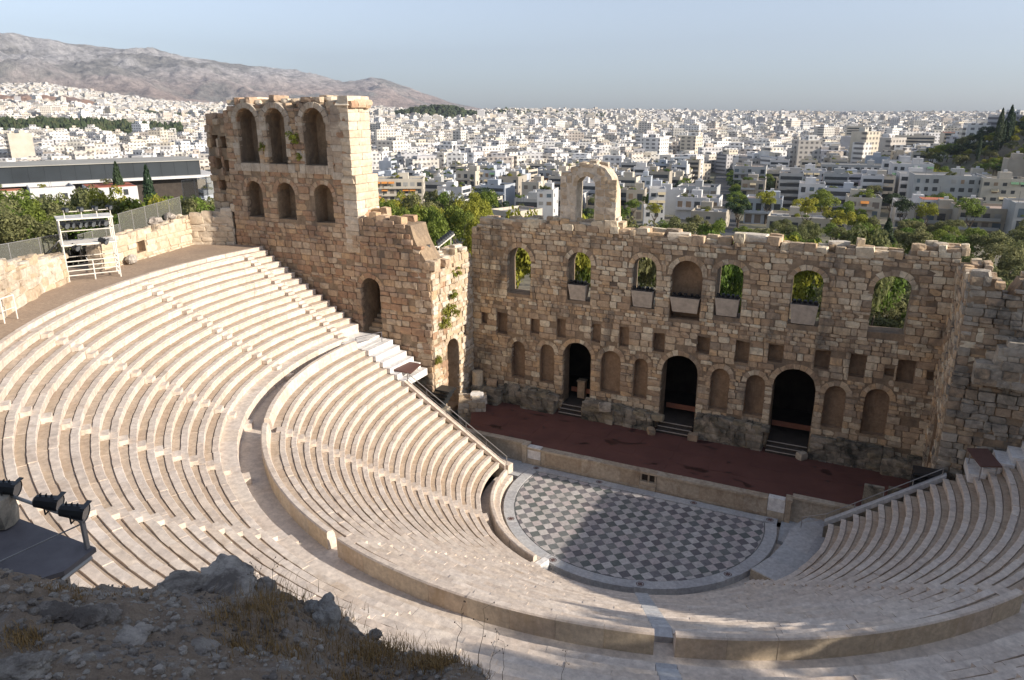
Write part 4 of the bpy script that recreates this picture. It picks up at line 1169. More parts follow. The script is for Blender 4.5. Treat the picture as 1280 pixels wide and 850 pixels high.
# ------------------------------------------------------------------ rim wall on the left with fence
RW = [(-30.0, -30.5, 18.9), (-33.9, -22.3, 18.9), (-38.8, -16.3, 17.9), (-40.5, -13.3, 17.5), (-42.0, -9.4, 17.5), (-45.3, 2.3, 18.15), (-41.7, 4.15, 19.0)]
RWL = ['low pale rubble wall at the left edge of the picture', 'low rubble wall of pale stone behind the bent pale handrail', 'low broken rubble wall ending just left of the white lighting scaffold', '', 'low pale ashlar wall between the scaffold and the tall ruin', 'low pale wall joining the tall arched ruin']
for k in (0, 1, 2, 4, 5):
    a, b = Vector(RW[k]), Vector(RW[k + 1])
    L = (b.xy - a.xy).length; ang = math.atan2(b.y - a.y, b.x - a.x)
    # outward face must look to the seats: u from b to a
    masonry('rim_wall', RWL[k], 'wall', (a.x, a.y, 0), ang, L, [(0, a.z), (L * 0.3, (a.z * 0.7 + b.z * 0.3) + 0.1), (L * 0.6, (a.z + b.z) / 2 - 0.25), (L, b.z)], 1.3, 15.2,
            [Rc(L * 0.35, L * 0.35 + 1.2, 16.3, 17.2, depth=0.7)] if k in (4,) else [], mat=ASHLAR if k in (4, 5) else LIME, core=LIME, h=(0.4, 0.75), l=(0.7, 1.7), proud=(0.015, 0.15), seed=50 + k, crown=0.5, nobj=160, tilt=0.05, skip=0.06, group='low walls round the upper rim')
# right rim wall, hidden to the right: closes the bowl and throws the shade
RR = [(30.5, -30.0, 19.0), (35.5, -23, 18.6), (39.5, -15, 18.3), (41.8, -6, 18.2), (41.9, 4.0, 18.4)]
for k in range(4):
    b, a = Vector(RR[k]), Vector(RR[k + 1])
    L = (b.xy - a.xy).length
    masonry('rim_wall', ['low rim wall on the right nearest the hillside', 'second rim wall on the right', 'third rim wall on the right', 'rim wall on the right joining the right ruin'][k], 'wall', (a.x, a.y, 0), math.atan2(b.y - a.y, b.x - a.x) , L, [(0, a.z), (L, b.z)], -1.3 if False else 1.3, 15.0, (), mat=LIME, core=LIME,
            h=(0.6, 0.9), l=(1.0, 2.0), proud=(0.015, 0.1), seed=60 + k, crown=0.4, nobj=60, group='low walls round the upper rim')

def fence_mat():
    m, t, p, new, lk = nmat('fence_mesh')
    p.inputs['Base Color'].default_value = (0.15, 0.15, 0.125, 1)
    p.inputs['Roughness'].default_value = 0.7
    tr = new('ShaderNodeBsdfTransparent'); mx = new('ShaderNodeMixShader'); mx.inputs[0].default_value = 0.42
    lk(tr.outputs[0], mx.inputs[1]); lk(p.outputs[0], mx.inputs[2]); lk(mx.outputs[0], t.nodes['Material Output'].inputs['Surface'])
    return m
FENCE = fence_mat()
def fence(label, a, b, n, hgt):
    a = Vector(a); b = Vector(b)
    e = empty('mesh_fence', a); tag(e, label, 'fence', 'wire mesh fences behind the rim wall')
    for k in range(n + 1):
        q = (b - a) * (k / n)
        mb = MB(); mb.tube(q, q + Vector((0, 0, hgt)), 0.035); mb.build('post', GREYMET, e)
    d = (b - a).xy.normalized(); nn = Vector((-d.y, d.x, 0)) * 0.006
    for k in range(n):
        p, q = (b - a) * (k / n), (b - a) * ((k + 1) / n)
        up = Vector((0, 0, hgt - 0.03)); lo = Vector((0, 0, 0.08))
        mb = MB(); mb.hexa([p + lo - nn, q + lo - nn, q + lo + nn, p + lo + nn, p + up - nn, q + up - nn, q + up + nn, p + up + nn]); mb.build('mesh_panel', FENCE, e)
        mb = MB(); mb.tube(p + up, q + up, 0.025); mb.build('top_rail', GREYMET, e)
fence('wire mesh fence panels on the wall left of the white scaffold', (-42.2, -20.5, 17.0), (-42.6, -11.5, 17.2), 4, 1.75)
fence('wire mesh fence on the wall just right of the white scaffold', (-43.6, -10.0, 16.8), (-44.6, -5.6, 17.0), 3, 1.7)
fence('wire mesh fence higher up the rim wall near the tall ruin', (-45.0, -5.2, 17.6), (-46.6, 2.6, 18.2), 5, 1.9)
fence('short wire fence between the rim wall and the tall ruin', (-47.2, 3.6, 19.6), (-47.2, 8, 19.8), 3, 1.9)

# boulders on the rim wall
for k, (x, y, z, s, lab) in enumerate(((-45.4, 0.3, 18.5, (1.0, 0.8, 0.9), 'dark rounded boulder on the rim wall near the tall ruin'), (-45.6, -1.2, 18.3, (1.3, 0.9, 0.8), 'low dark boulder beside another on the rim wall'), (-42.0, -6.8, 16.1, (0.9, 0.7, 0.8), 'dark rubble lump at the foot of the rim wall right of the scaffold'),
                                       (-39.2, -17.0, 16.0, (0.9, 0.8, 0.5), 'pale rubble lump at the foot of the wall left of the scaffold'), (-38.5, -17.9, 15.9, (0.7, 0.6, 0.4), 'small pale rubble lump at the wall foot, left of the scaffold'))):
    v, f = BOULD[k % 5]
    tag(link('boulder', mesh('boulder', v, f, ROCK if k < 3 else LIME), None, (x, y, z), (0, 0, k), s), lab, 'boulder')

# ------------------------------------------------------------------ floodlights
def floodlight(parent, loc, rz, tilt, s=1.0, name='floodlight'):
    b = MB(); n = 10
    # barrel housing with ribs, flared mouth and yoke
    pr = [(-0.30, 0.10), (-0.26, 0.15), (0.0, 0.17), (0.22, 0.19), (0.27, 0.21)]
    ring = []
    for x, r_ in pr: ring.append([(x * s, r_ * s * math.cos(2 * PI * k / n) * 1.0, r_ * s * math.sin(2 * PI * k / n)) for k in range(n)])
    V = [q for rg in ring for q in rg]
    F = [(i * n + k, i * n + (k + 1) % n, (i + 1) * n + (k + 1) % n, (i + 1) * n + k) for i in range(len(pr) - 1) for k in range(n)] + [tuple(range(n))]
    b.add(V, [q[::-1] for q in F])
    for k in (-0.18, -0.06, 0.06): b.box(k * s, (k + 0.02) * s, -0.03 * s, 0.03 * s, 0.15 * s, 0.215 * s)
    b.box(0.20 * s, 0.30 * s, -0.2 * s, 0.2 * s, 0.19 * s, 0.21 * s)
    ho = b.build('housing', BLACK, parent, loc, (0, tilt, rz))
    g = MB(); g.tube((0.245 * s, 0, 0), (0.255 * s, 0, 0), 0.19 * s, n=10); g.build('lens', GLASS, ho)
    return ho
def lamp_thing(label, loc, rz, tilt, yoke=0.28, s=1.0, group=None, mat=BLACK):
    e = empty('floodlight', loc, rz); tag(e, label, 'floodlight', group)
    floodlight(e, (0, 0, yoke), 0, tilt, s)
    mb = MB()
    for sy in (-1, 1): mb.tube((0, sy * 0.2 * s, 0), (0, sy * 0.2 * s, yoke), 0.018 * s)
    mb.tube((0, -0.2 * s, 0.0), (0, 0.2 * s, 0.0), 0.018 * s)
    mb.build('yoke', mat, e)
    return e

# near platform at the left edge
e = empty('lighting_platform', (0.0, -41.7, 20.4)); tag(e, 'dark sheet metal platform with a low rail jutting from the rock at the left edge', 'platform')
mb = MB(); mb.add([(-4, 1.0, 0.62), (2.15, 0.98, 0.62), (2.3, 0.35, 0.62), (1.3, -1.6, 0.62), (-4, -1.6, 0.62), (-4, 1.0, 0.70), (2.15, 0.98, 0.70), (2.3, 0.35, 0.70), (1.3, -1.6, 0.70), (-4, -1.6, 0.70)],
                  [(4, 3, 2, 1, 0), (5, 6, 7, 8, 9)] + [(k, (k + 1) % 5, (k + 1) % 5 + 5, k + 5) for k in range(5)])
mb.build('deck', DECK, e)
mb = MB()
for p, q in (((2.1, 0.9, 0.55), (2.25, 0.3, 0.55)), ((2.25, 0.3, 0.55), (1.2, -1.6, 0.55)), ((2.2, 0.3, 0.5), (2.0, -0.2, -1.5)), ((1.9, 0.6, 0.5), (1.9, 0.5, -2.5)), ((1.6, -0.6, 0.5), (2.0, 0.2, -1.2)), ((-3.8, 0.7, 0.5), (-3.8, 0.6, -3))): mb.tube(p, q, 0.045)
mb.build('support_frame', GREYMET, e)
for x in (-3.0, -1.6, -0.25, 2.05):
    mb = MB(); mb.box(x - 0.03, x + 0.03, 0.88, 0.94, 0.70, 1.18); mb.build('post', GREYMET, e)
mb = MB(); mb.tube((-4, 0.91, 1.19), (2.08, 0.91, 1.19), 0.03); mb.build('rail', GREYMET, e)
mb = MB(); mb.tube((2.05, 0.91, 1.15), (1.2, 0.0, 0.72), 0.012); mb.build('stay', GREYMET, e)
for lx, lab in ((1.88, 'black floodlight on the platform rail, right one of the two seen whole'), (1.24, 'black floodlight on the platform rail, left one of the two seen whole'), (0.12, 'black floodlight cut by the left edge of the picture')):
    lamp_thing(lab, (lx, -40.79, 21.58), 0.55, 0.2, 0.14, 0.70, 'black floodlights on the platform rail')
v, f = STONES[1]; tag(link('loose_block', mesh('loose_block', v, f, GREYST), None, (0.1, -41.0, 21.38), (0, 0, 0.4), (0.5, 0.4, 0.56)), 'small grey stone block standing on the platform deck', 'stone block')

# scaffold with lights on the rim path
def scaffold(loc, rz):
    e = empty('lighting_scaffold', loc, rz); tag(e, 'cream painted steel lighting scaffold on the dirt path', 'scaffold')
    w, d, H = 2.3, 1.5, 4.55
    lean = 0.0
    posts = [(-w, -d), (-w, -d * 0.33), (-w, d * 0.33), (-w, d), (w, -d), (w, d), (0, -d), (w, 0)]
    for x, y in posts:
        mb = MB(); mb.tube((x * 0.75, y * 0.75, 0), (x * 0.75, y * 0.75, H if x else 1.5), 0.05); mb.build('post', WHITEMET, e)
    for z in (0.45, 0.8, 1.15, 1.5, 2.65, 3.75):
        for a, b in (((-w, -d), (w, -d)), ((w, -d), (w, d)), ((-w, d), (w, d)), ((-w, -d), (-w, d))):
            if z < 1.5 and a[1] > 0 and b[1] > 0: continue
            mb = MB(); mb.tube((a[0] * 0.75, a[1] * 0.75, z), (b[0] * 0.75, b[1] * 0.75, z), 0.04); mb.build('rail', WHITEMET, e)
    for z in (2.68, H):
        mb = MB(); mb.box(-w * 0.8, w * 0.8, -d * 0.8, d * 0.8, z, z + 0.09); mb.build('deck', WHITEMET, e)
    mb = MB()
    for x in (-1.3, -0.2, 0.8, 1.7): mb.tube((x, -1.1, H), (x, -1.1, H + 0.6), 0.035)
    mb.tube((-1.3, -1.1, H + 0.6), (1.8, -1.1, H + 0.6), 0.035); mb.build('top_rail', WHITEMET, e)
    mb = MB(); mb.tube((-w * 0.75, d * 0.7, 2.9), (-3.6, d * 0.9, 0.9), 0.05); mb.build('brace', WHITEMET, e)
    return e
sc_loc = Vector((-40.5, -11.3, 15.66)); sc_rz = 1.05
scaffold(sc_loc, sc_rz)
Rz = Matrix.Rotation(sc_rz, 3, 'Z')
for k in range(9):
    p = sc_loc + Rz @ Vector((-1.4 + 0.42 * k if k < 7 else (-1.0, 0.9)[k - 7], -1.2 + 0.1 * (k % 2), 4.05 if k < 7 else 2.35 + 0.3 * (k - 7)))
    lamp_thing('black floodlight hanging in the cream lighting scaffold', p, sc_rz - 0.9 + 0.1 * (k % 3), 0.35, 0.2, 1.15, 'black floodlights in the scaffold')
for k in range(4):
    p = sc_loc + Rz @ Vector((-1.2 + 0.95 * k, -1.1, 5.15))
    lamp_thing('small pale lamp on the top rail of the lighting scaffold', p, sc_rz - 0.9, 0.2, 0.16, 0.8, 'small lamps on top of the scaffold', WHITEMET)
# small lamp rack behind the left return wall
e = empty('lamp_rack', (-21.2, 8.0, 15.6)); tag(e, 'pale lamp rack on top of the wall between the left ruin and the stage wall', 'lamp rack')
for p, q, rr in (((0, -2.6, 0), (0, -2.6, 0.9), 0.04), ((0, 0, 0), (0, 0, 0.8), 0.04), ((0, 2.0, 0), (0, 2.0, 1.5), 0.04), ((0, -2.6, 0.9), (0, 0, 0.9), 0.04), ((0, -0.4, 0.75), (0, 2.6, 1.5), 0.09)):
    mb = MB(); mb.tube(p, q, rr); mb.build('rail', WHITEMET, e)
for k in range(7):
    lamp_thing('black floodlight on the pale rack behind the left return wall', (-21.2, 7.8 + 0.38 * k, 16.55 + 0.1 * k), -0.5, 0.25, 0.2, 0.9, 'black floodlights on the pale rack')
lamp_thing('white lamp standing alone on the rack beside the black floodlights', (-21.2, 5.9, 16.5), -0.5, 0.1, 0.25, 1.1, None, WHITEMET)
# rail and ladder by the left edge
railing('bent pale handrail in front of the low wall left of the scaffold', [(-37.6, -19.6, 15.7), (-38.4, -17.6, 15.7), (-39.2, -15.8, 15.7)], 1.3, 6, WHITEMET, 0.05, False)
railing('thin white rail on the dirt path at the left edge', [(-33.0, -22.4, 15.7), (-33.4, -21.4, 15.7)], 1.5, 1.0, WHITEMET, 0.04)

# ------------------------------------------------------------------ trees
FWD = Vector((math.sin(YAW) * math.cos(PITCH), math.cos(YAW) * math.cos(PITCH), math.sin(PITCH)))
RGT = Vector((math.cos(YAW), -math.sin(YAW), 0)); UPV = RGT.cross(FWD)
def pix(px, py, d):
    """the point at horizontal distance d seen in direction (px, py) of the 1280 wide photograph"""
    v = FWD * FPX + RGT * (px - 640) + UPV * (425 - py)
    k = d / math.hypot(v.x, v.y)
    return CAM + v * k

def crown_mesh(name, mat, seed, n=1300, leaf=0.085, shape='round'):
    r = np.random.default_rng(seed)
    if shape == 'cypress':
        zz = r.uniform(0, 1, n) ** 0.85
        rad = 0.16 * np.sin(np.clip(zz * 0.96 + 0.04, 0, 1) * PI) ** 0.6 * (1 - 0.35 * zz) * (1 + 0.12 * r.normal(0, 1, n))
        th = r.uniform(0, 2 * PI, n)
        P = np.stack([rad * np.cos(th), rad * np.sin(th), zz], 1)
        N = np.stack([np.cos(th), np.sin(th), 0.5 + 0 * th], 1)
    else:
        k = int(r.integers(11, 24))
        C = r.normal(0, 1, (k, 3)); C /= np.linalg.norm(C, axis=1)[:, None]
        C *= r.uniform(0.3, 0.84, (k, 1)); C[:, 2] = C[:, 2] * 0.62 + 0.06
        R = r.uniform(0.15, 0.38, k)
        w = R ** 2; idx = r.choice(k, n, p=w / w.sum())
        D = r.normal(0, 1, (n, 3)); D /= np.linalg.norm(D, axis=1)[:, None]
        D[:, 2] = np.where(D[:, 2] < -0.3, -D[:, 2], D[:, 2])
        P = C[idx] + D * (R[idx] * r.uniform(0.55, 1.12, n) ** 0.6)[:, None]
        N = D
    N = N + r.normal(0, 0.55, N.shape); N /= np.linalg.norm(N, axis=1)[:, None]
    T = np.cross(N, r.normal(0, 1, N.shape)); T /= np.linalg.norm(T, axis=1)[:, None]
    B = np.cross(N, T)
    s = leaf * r.uniform(0.6, 1.4, (n, 1))
    V = np.stack([P - T * s, P - B * s * 0.6, P + T * s, P + B * s * 0.6], 1).reshape(-1, 3)
    F = np.arange(n * 4).reshape(n, 4)
    return mesh(name, V, F, mat)
CR = {}
for nm, mt in (('olive', OLIVE), ('green', GREEN), ('yellow', YELL), ('dark', DARKG)):
    CR[nm] = [crown_mesh('crown', mt, 100 + k, 3300, 0.046) for k in range(4)]
CR['cypress'] = [crown_mesh('crown', DARKG, 130 + k, 2600, 0.022, 'cypress') for k in range(2)]
def trunk_mesh(seed):
    r = random.Random(seed); mb = MB()
    p = Vector((0, 0, 0)); q = Vector((r.uniform(-.05, .05), r.uniform(-.05, .05), 0.5))
    mb.tube(p, q, 0.06, 0.045, 7)
    for k in range(4):
        a = k * PI / 2 + r.uniform(-.5, .5)
        e = q + Vector((math.cos(a) * 0.28, math.sin(a) * 0.28, r.uniform(0.2, 0.42)))
        mb.tube(q, e, 0.035, 0.012, 5)
        mb.tube(q.lerp(e, 0.6), e + Vector((r.uniform(-.2, .2), r.uniform(-.2, .2), 0.1)), 0.016, 0.006, 4)
    return mesh('trunk', mb.v, mb.f, BARK)
TRK = [trunk_mesh(k) for k in range(3)]
def tree(kind, x, y, z, h, rad, label, group, name='tree'):
    e = empty(name, (x, y, z), random.uniform(0, 6.28)); tag(e, label, 'tree', group)
    if kind == 'cypress':
        link('trunk', TRK[0], e, (0, 0, -0.3), None, (h * 0.2, h * 0.2, h * 0.5))
        link('crown', random.choice(CR[kind]), e, (0, 0, h * 0.05), None, (h * rad, h * rad, h * 0.95))
    else:
        link('trunk', random.choice(TRK), e, (0, 0, -0.3), None, (h * 0.5, h * 0.5, h * 0.72))
        link('crown', random.choice(CR[kind]), e, (0, 0, h - rad * 0.62), None, (rad, rad, max(rad * 0.8, h * 0.38)))
    return e
random.seed(21)
def grove(n, px, d, pytop, kinds, label, group, name, hmin=3.0, hmax=11, rad=(2.0, 3.6), reject=None):
    done = 0; tries = 0
    while done < n and tries < n * 20:
        tries += 1
        p = random.uniform(*px); dd = random.uniform(*d)
        x, y, _ = at(p, dd)
        if reject and reject(x, y): continue
        f = (dd - d[0]) / (d[1] - d[0] + 1e-6)
        top = pix(p, pytop[0] + (pytop[1] - pytop[0]) * f + random.uniform(-8, 8), dd).z
        z = float(ground_z(x, y))
        h = min(max(top - z, hmin), hmax)
        R = random.uniform(*rad) * (0.75 + 0.25 * h / hmax)
        tree(random.choice(kinds), x, y, z, h, min(R, h * 0.62), label, group, name); done += 1
bowl = lambda x, y: (math.hypot(x, y) < 46 and y < 12) or (abs(x) < 23 and y < 21 and y > 3) or (x > -50 and x < -22 and y < 9 and y > 2)
lefts = lambda x, y: bowl(x, y) or math.hypot(x, y) < 49
grove(44, (-60, 250), (66, 105), (272, 256), ['olive', 'olive', 'green'], 'dense olive green tree close behind the wire fence on the left', 'trees behind the left rim fence', 'olive_tree', 4, 13, (2.8, 4.2), lefts)
grove(40, (-60, 262), (105, 190), (252, 231), ['olive', 'green', 'olive'], 'tree of the far row behind the left rim fence', 'far trees on the left', 'olive_tree', 4, 14, (3.0, 4.6), lefts)
grove(7, (120, 250), (75, 120), (262, 246), ['yellow'], 'bright yellow green tree behind the left rim fence', 'yellow green trees on the left', 'bright_tree', 4, 12, (2.4, 3.4), lefts)
grove(34, (455, 605), (84, 165), (296, 246), ['green', 'green', 'olive', 'yellow'], 'leafy green tree between the tall left ruin and the stage wall', 'trees between the two ruins', 'leafy_tree', 5, 15, (2.4, 4.0), bowl)
for px_, py_, kd, lab in ((655, 298, 'yellow', 'first'), (727, 302, 'yellow', 'second'), (810, 308, 'olive', 'third'), (918, 316, 'green', 'fifth'), (1010, 322, 'yellow', 'sixth'), (1117, 330, 'olive', 'last')):
    for q in range(2):
        x, y, _ = at(px_ + (-5, 14)[q], (76, 84)[q]); z = float(ground_z(x, y)); h_ = pix(px_, py_ + 8 * q, (76, 84)[q]).z - z
        tree([kd, 'green'][q], x, y, z, h_, 3.4, ('%s tree filling the %s arched window of the stage wall, seen through it' if q == 0 else '%s tree a little farther behind the %s arched window') % ({'yellow': 'yellow green', 'olive': 'olive', 'green': 'green'}[[kd, 'green'][q]], lab), None, 'leafy_tree')
grove(16, (690, 905), (125, 200), (286, 262), ['green', 'green', 'olive', 'dark'], 'dark green tree at the foot of the first houses behind the stage wall', 'trees before the first houses', 'leafy_tree', 4, 12, (2.4, 3.8), bowl)
grove(110, (935, 1330), (84, 205), (314, 280), ['olive', 'olive', 'olive', 'green'], 'silvery olive tree in the grove behind the right half of the stage wall', 'olive trees in the right grove', 'olive_tree', 3, 10, (2.6, 4.2), bowl)
grove(12, (1215, 1330), (66, 90), (348, 330), ['olive', 'green'], 'olive tree beyond the right ruin wall', 'olive trees beyond the right wall', 'olive_tree', 4, 13, (2.6, 3.8), lambda x, y: bowl(x, y) or y < 9)
x, y, _ = at(1131, 150); tree('cypress', x, y, float(ground_z(x, y)), 12.0, 0.75, 'single dark pointed cypress standing in the right olive grove', None, 'cypress')
for p, d_, hh in ((269 - 6, 235, 12), (173, 230, 11)):
    x, y, _ = at(p - 128 if p > 200 else p, d_); 
    z = float(ground_z(x, y)); t_ = pix(p, 200 if p > 200 else 207, d_).z
    tree('cypress', x, y, z, max(8, t_ - z), 0.5, ['dark cypress in front of the dark glass building, left of two', 'dark cypress in front of the dark glass building, right of two'][p == 173], None, 'cypress')
# street trees and trees among the houses
for k in range(16):
    d_ = 225 + k * 21
    x, y, _ = at(934 - k * 0.9, d_); tree('green' if k % 3 else 'dark', x, y, float(ground_z(x, y)), 9.5, 4.2, 'dark green street tree in the row along the straight street', 'street trees in a row', 'street_tree')
for p, d_, hh, kd, lab in ((1046, 250, 13, 'green', 'big round green tree standing before the white houses'), (1188, 290, 11, 'green', 'broad green tree beside the pale flat roofed house'), (966, 420, 12, 'green', 'lone green tree among the roofs beyond the street'), (602, 250, 14, 'dark', 'dark slim tree between the grey apartment blocks'),
                           (618, 235, 11, 'dark', 'dark fir like tree before the grey beige block'), (1092, 205, 8, 'yellow', 'bright yellow green tree in front of the balconies on the right'), (1065, 200, 9, 'yellow', 'bright green bush like tree left of the balconies')):
    x, y, _ = at(p, d_); tree(kd, x, y, float(ground_z(x, y)), hh, hh * 0.42, lab, None, 'leafy_tree')
for q in range(70):
    p_ = random.choice((random.uniform(690, 893), random.uniform(948, 1290), random.uniform(948, 1290))); d_ = random.uniform(215, 470)
    x, y, _ = at(p_, d_); hh = random.uniform(6, 12)
    tree(random.choice(['green', 'olive', 'dark', 'yellow']), x, y, float(ground_z(x, y)), hh, hh * random.uniform(0.32, 0.45), 'garden tree rising between the houses of the nearer city', 'garden trees between the houses', 'garden_tree')
# right hill
grove(95, (1168, 1330), (380, 520), (236, 158), ['green', 'olive', 'olive', 'yellow', 'dark'], 'tree on the wooded hill at the right edge', 'trees on the right hill', 'hill_tree', 6, 10, (4.5, 7.5))
grove(40, (1330, 1540), (380, 540), (158, 150), ['green', 'olive', 'yellow'], 'tree on the wooded hill at the right edge', 'trees on the right hill', 'hill_tree', 6, 10, (5.0, 8.0))
for k, (p, d_, hh) in enumerate(((1252, 450, 21), (1258, 452, 15), (1263, 455, 20), (1231, 440, 13), (1268, 462, 14))):
    x, y, _ = at(p, d_); z = pix(p, (178, 176, 175, 186, 170)[k], d_).z
    tree('cypress', x, y, min(z, float(ground_z(x, y)) + 3), hh, (0.55, 0.42, 0.6, 0.5, 0.5)[k], ('tall dark cypress on the right hill, leftmost of the close group on the skyline', 'slim lower cypress in the middle of the group on the right hill', 'tall dark cypress on the right hill, right of the tallest one on the skyline', 'short dark cypress lower on the left flank of the right hill', 'short dark cypress at the right end of the group on the right hill')[k], 'cypresses on the right hill', 'cypress')
# trees on the slope to the right of the camera, outside the picture: they shade the near rocks
random.seed(5)
PINES = [(random.uniform(23, 42), random.uniform(-46, -37.5), random.uniform(12, 17)) for _ in range(15)] + [(50, -26.5, 9), (54, -23.5, 9), (49, -19.8, 8), (58, -28.5, 11), (46, -30.5, 9)]
for k, (x, y, h_) in enumerate(PINES):
    z = float(ground_z(x, y))
    tree('dark' if k % 2 else 'green', x, y, z, h_, random.uniform(3.0, 4.4) if h_ > 11 else 2.6, 'pine on the slope right of the viewpoint', 'pines on the slope', 'pine_tree')
# plants rooted in the walls
for k, (x, y, z, s, lab) in enumerate(((-19.75, 8.35, 13.9, 0.9, 'yellow green plant high on the sunlit return wall'), (-19.75, 7.5, 12.2, 0.8, 'small yellow green plant midway on the sunlit return wall'), (-19.7, 6.6, 10.9, 1.15, 'bright green bush growing on the sunlit return wall'), (-19.7, 5.9, 9.9, 1.0, 'lower bright green bush on the sunlit return wall'),
                                     (-19.6, 4.6, 6.9, 0.7, 'small green plant near the foot of the ruin corner'), (-33.3, 4.15, 25.4, 0.9, 'yellow green tuft between the tall arches'), (-32.9, 4.15, 23.9, 0.6, 'small green tuft below the yellow one between the tall arches'), (-37.0, 4.15, 24.6, 0.6, 'faint green tuft between the left tall arches'))):
    o = link('wall_plant', crown_mesh('wall_plant', BUSH, 300 + k, 900, 0.07), None, (x, y, z), (0, 0, k), (s * 0.75, s * 1.0, s * 1.1)); tag(o, lab, 'plant')

# ------------------------------------------------------------------ the city
def wall_paint(name, cols, band=False):
    m, t, p, new, lk = nmat(name)
    geo = new('ShaderNodeNewGeometry'); pos = geo.outputs['Position']
    r = rnd_value(t, new, lk)
    cr = ramp(new, [(k / len(cols), c) for k, c in enumerate(cols)], 'CONSTANT'); lk(r, cr.inputs[0])
    n1 = noise(new, lk, 0.15, 5, 0.6, pos)
    c = mixc(new, lk, 1.0, cr.outputs[0], ramp2(new, lk, n1.outputs[0], 0.3, 0.7, (0.82, 0.81, 0.79), (1.08, 1.08, 1.08)), 'MULTIPLY')
    if band:      # distant storeys: windows and balcony shadows painted as dark rows, too small to tell apart
        sx = new('ShaderNodeSeparateXYZ'); lk(pos, sx.inputs[0])
        sn = new('ShaderNodeSeparateXYZ'); lk(geo.outputs['Normal'], sn.inputs[0])
        def fr(v, k):
            a = new('ShaderNodeMath'); a.operation = 'MULTIPLY'; lk(v, a.inputs[0]); a.inputs[1].default_value = k
            b = new('ShaderNodeMath'); b.operation = 'FRACT'; lk(a.outputs[0], b.inputs[0]); return b.outputs[0]
        zf = mrange(new, lk, fr(sx.outputs[2], 1 / 3.1), 0.52, 0.56)
        ad = new('ShaderNodeMath'); ad.operation = 'ADD'; lk(sx.outputs[0], ad.inputs[0]); lk(sx.outputs[1], ad.inputs[1])
        uf = mrange(new, lk, fr(ad.outputs[0], 1 / 4.3), 0.45, 0.5)
        mu = new('ShaderNodeMath'); mu.operation = 'MULTIPLY'; lk(zf, mu.inputs[0]); lk(uf, mu.inputs[1])
        vt = mrange(new, lk, sn.outputs[2], 0.4, 0.5, 1, 0)
        m2 = new('ShaderNodeMath'); m2.operation = 'MULTIPLY'; lk(mu.outputs[0], m2.inputs[0]); lk(vt, m2.inputs[1])
        m3 = new('ShaderNodeMath'); m3.operation = 'MULTIPLY'; lk(m2.outputs[0], m3.inputs[0]); m3.inputs[1].default_value = 0.8
        c = mixc(new, lk, m3.outputs[0], c, (0.07, 0.07, 0.075))
    lk(c, p.inputs['Base Color']); p.inputs['Roughness'].default_value = 0.85
    p.inputs['Specular IOR Level'].default_value = 0.2
    return m
PAINTS = [(0.55, 0.53, 0.50), (0.50, 0.47, 0.41), (0.58, 0.57, 0.55), (0.43, 0.41, 0.37), (0.52, 0.48, 0.42), (0.56, 0.55, 0.52), (0.46, 0.41, 0.33), (0.37, 0.36, 0.36), (0.53, 0.52, 0.50), (0.49, 0.43, 0.37)]
FARW = wall_paint('distant_houses', [tuple(x * 1.26 for x in q) for q in PAINTS] + [(0.45, 0.42, 0.38), (0.7, 0.68, 0.66)], True)
P_WHITE = wall_paint('white_render', [(0.56, 0.55, 0.54)]); P_CREAM = wall_paint('cream_render', [(0.50, 0.45, 0.37)]); P_BEIGE = wall_paint('beige_render', [(0.37, 0.33, 0.27)])
P_GREY = wall_paint('grey_render', [(0.38, 0.38, 0.37)]); P_BLUE = wall_paint('pale_blue_grey_render', [(0.41, 0.44, 0.48)]); P_ROOF = wall_paint('roof_screed', [(0.34, 0.33, 0.30), (0.30, 0.28, 0.27), (0.38, 0.36, 0.33), (0.42, 0.33, 0.27)])
P_RED = wall_paint('red_tiles', [(0.38, 0.12, 0.07), (0.42, 0.15, 0.08)]); P_ORANGE = wall_paint('orange_awning', [(0.55, 0.23, 0.06)]); P_BRICK = wall_paint('brick_red_render', [(0.36, 0.16, 0.10)])
P_WIN = plain('dark_window', (0.045, 0.05, 0.055), 0.25, 0, 0.2, 0.3, 0.6)
P_MIX = wall_paint('mixed_render', PAINTS)
CUBE = {}
def cube(mat, kind='box'):
    k = mat.name
    if k not in CUBE:
        mb = MB(); mb.box(-0.5, 0.5, -0.5, 0.5, 0, 1); CUBE[k] = mesh(kind, mb.v, mb.f, mat)
    return CUBE[k]
def bx(name, mat, parent, x0, x1, y0, y1, z0, z1):
    return link(name, cube(mat), parent, ((x0 + x1) / 2, (y0 + y1) / 2, z0), None, (x1 - x0, y1 - y0, z1 - z0))
GRID = 0.09
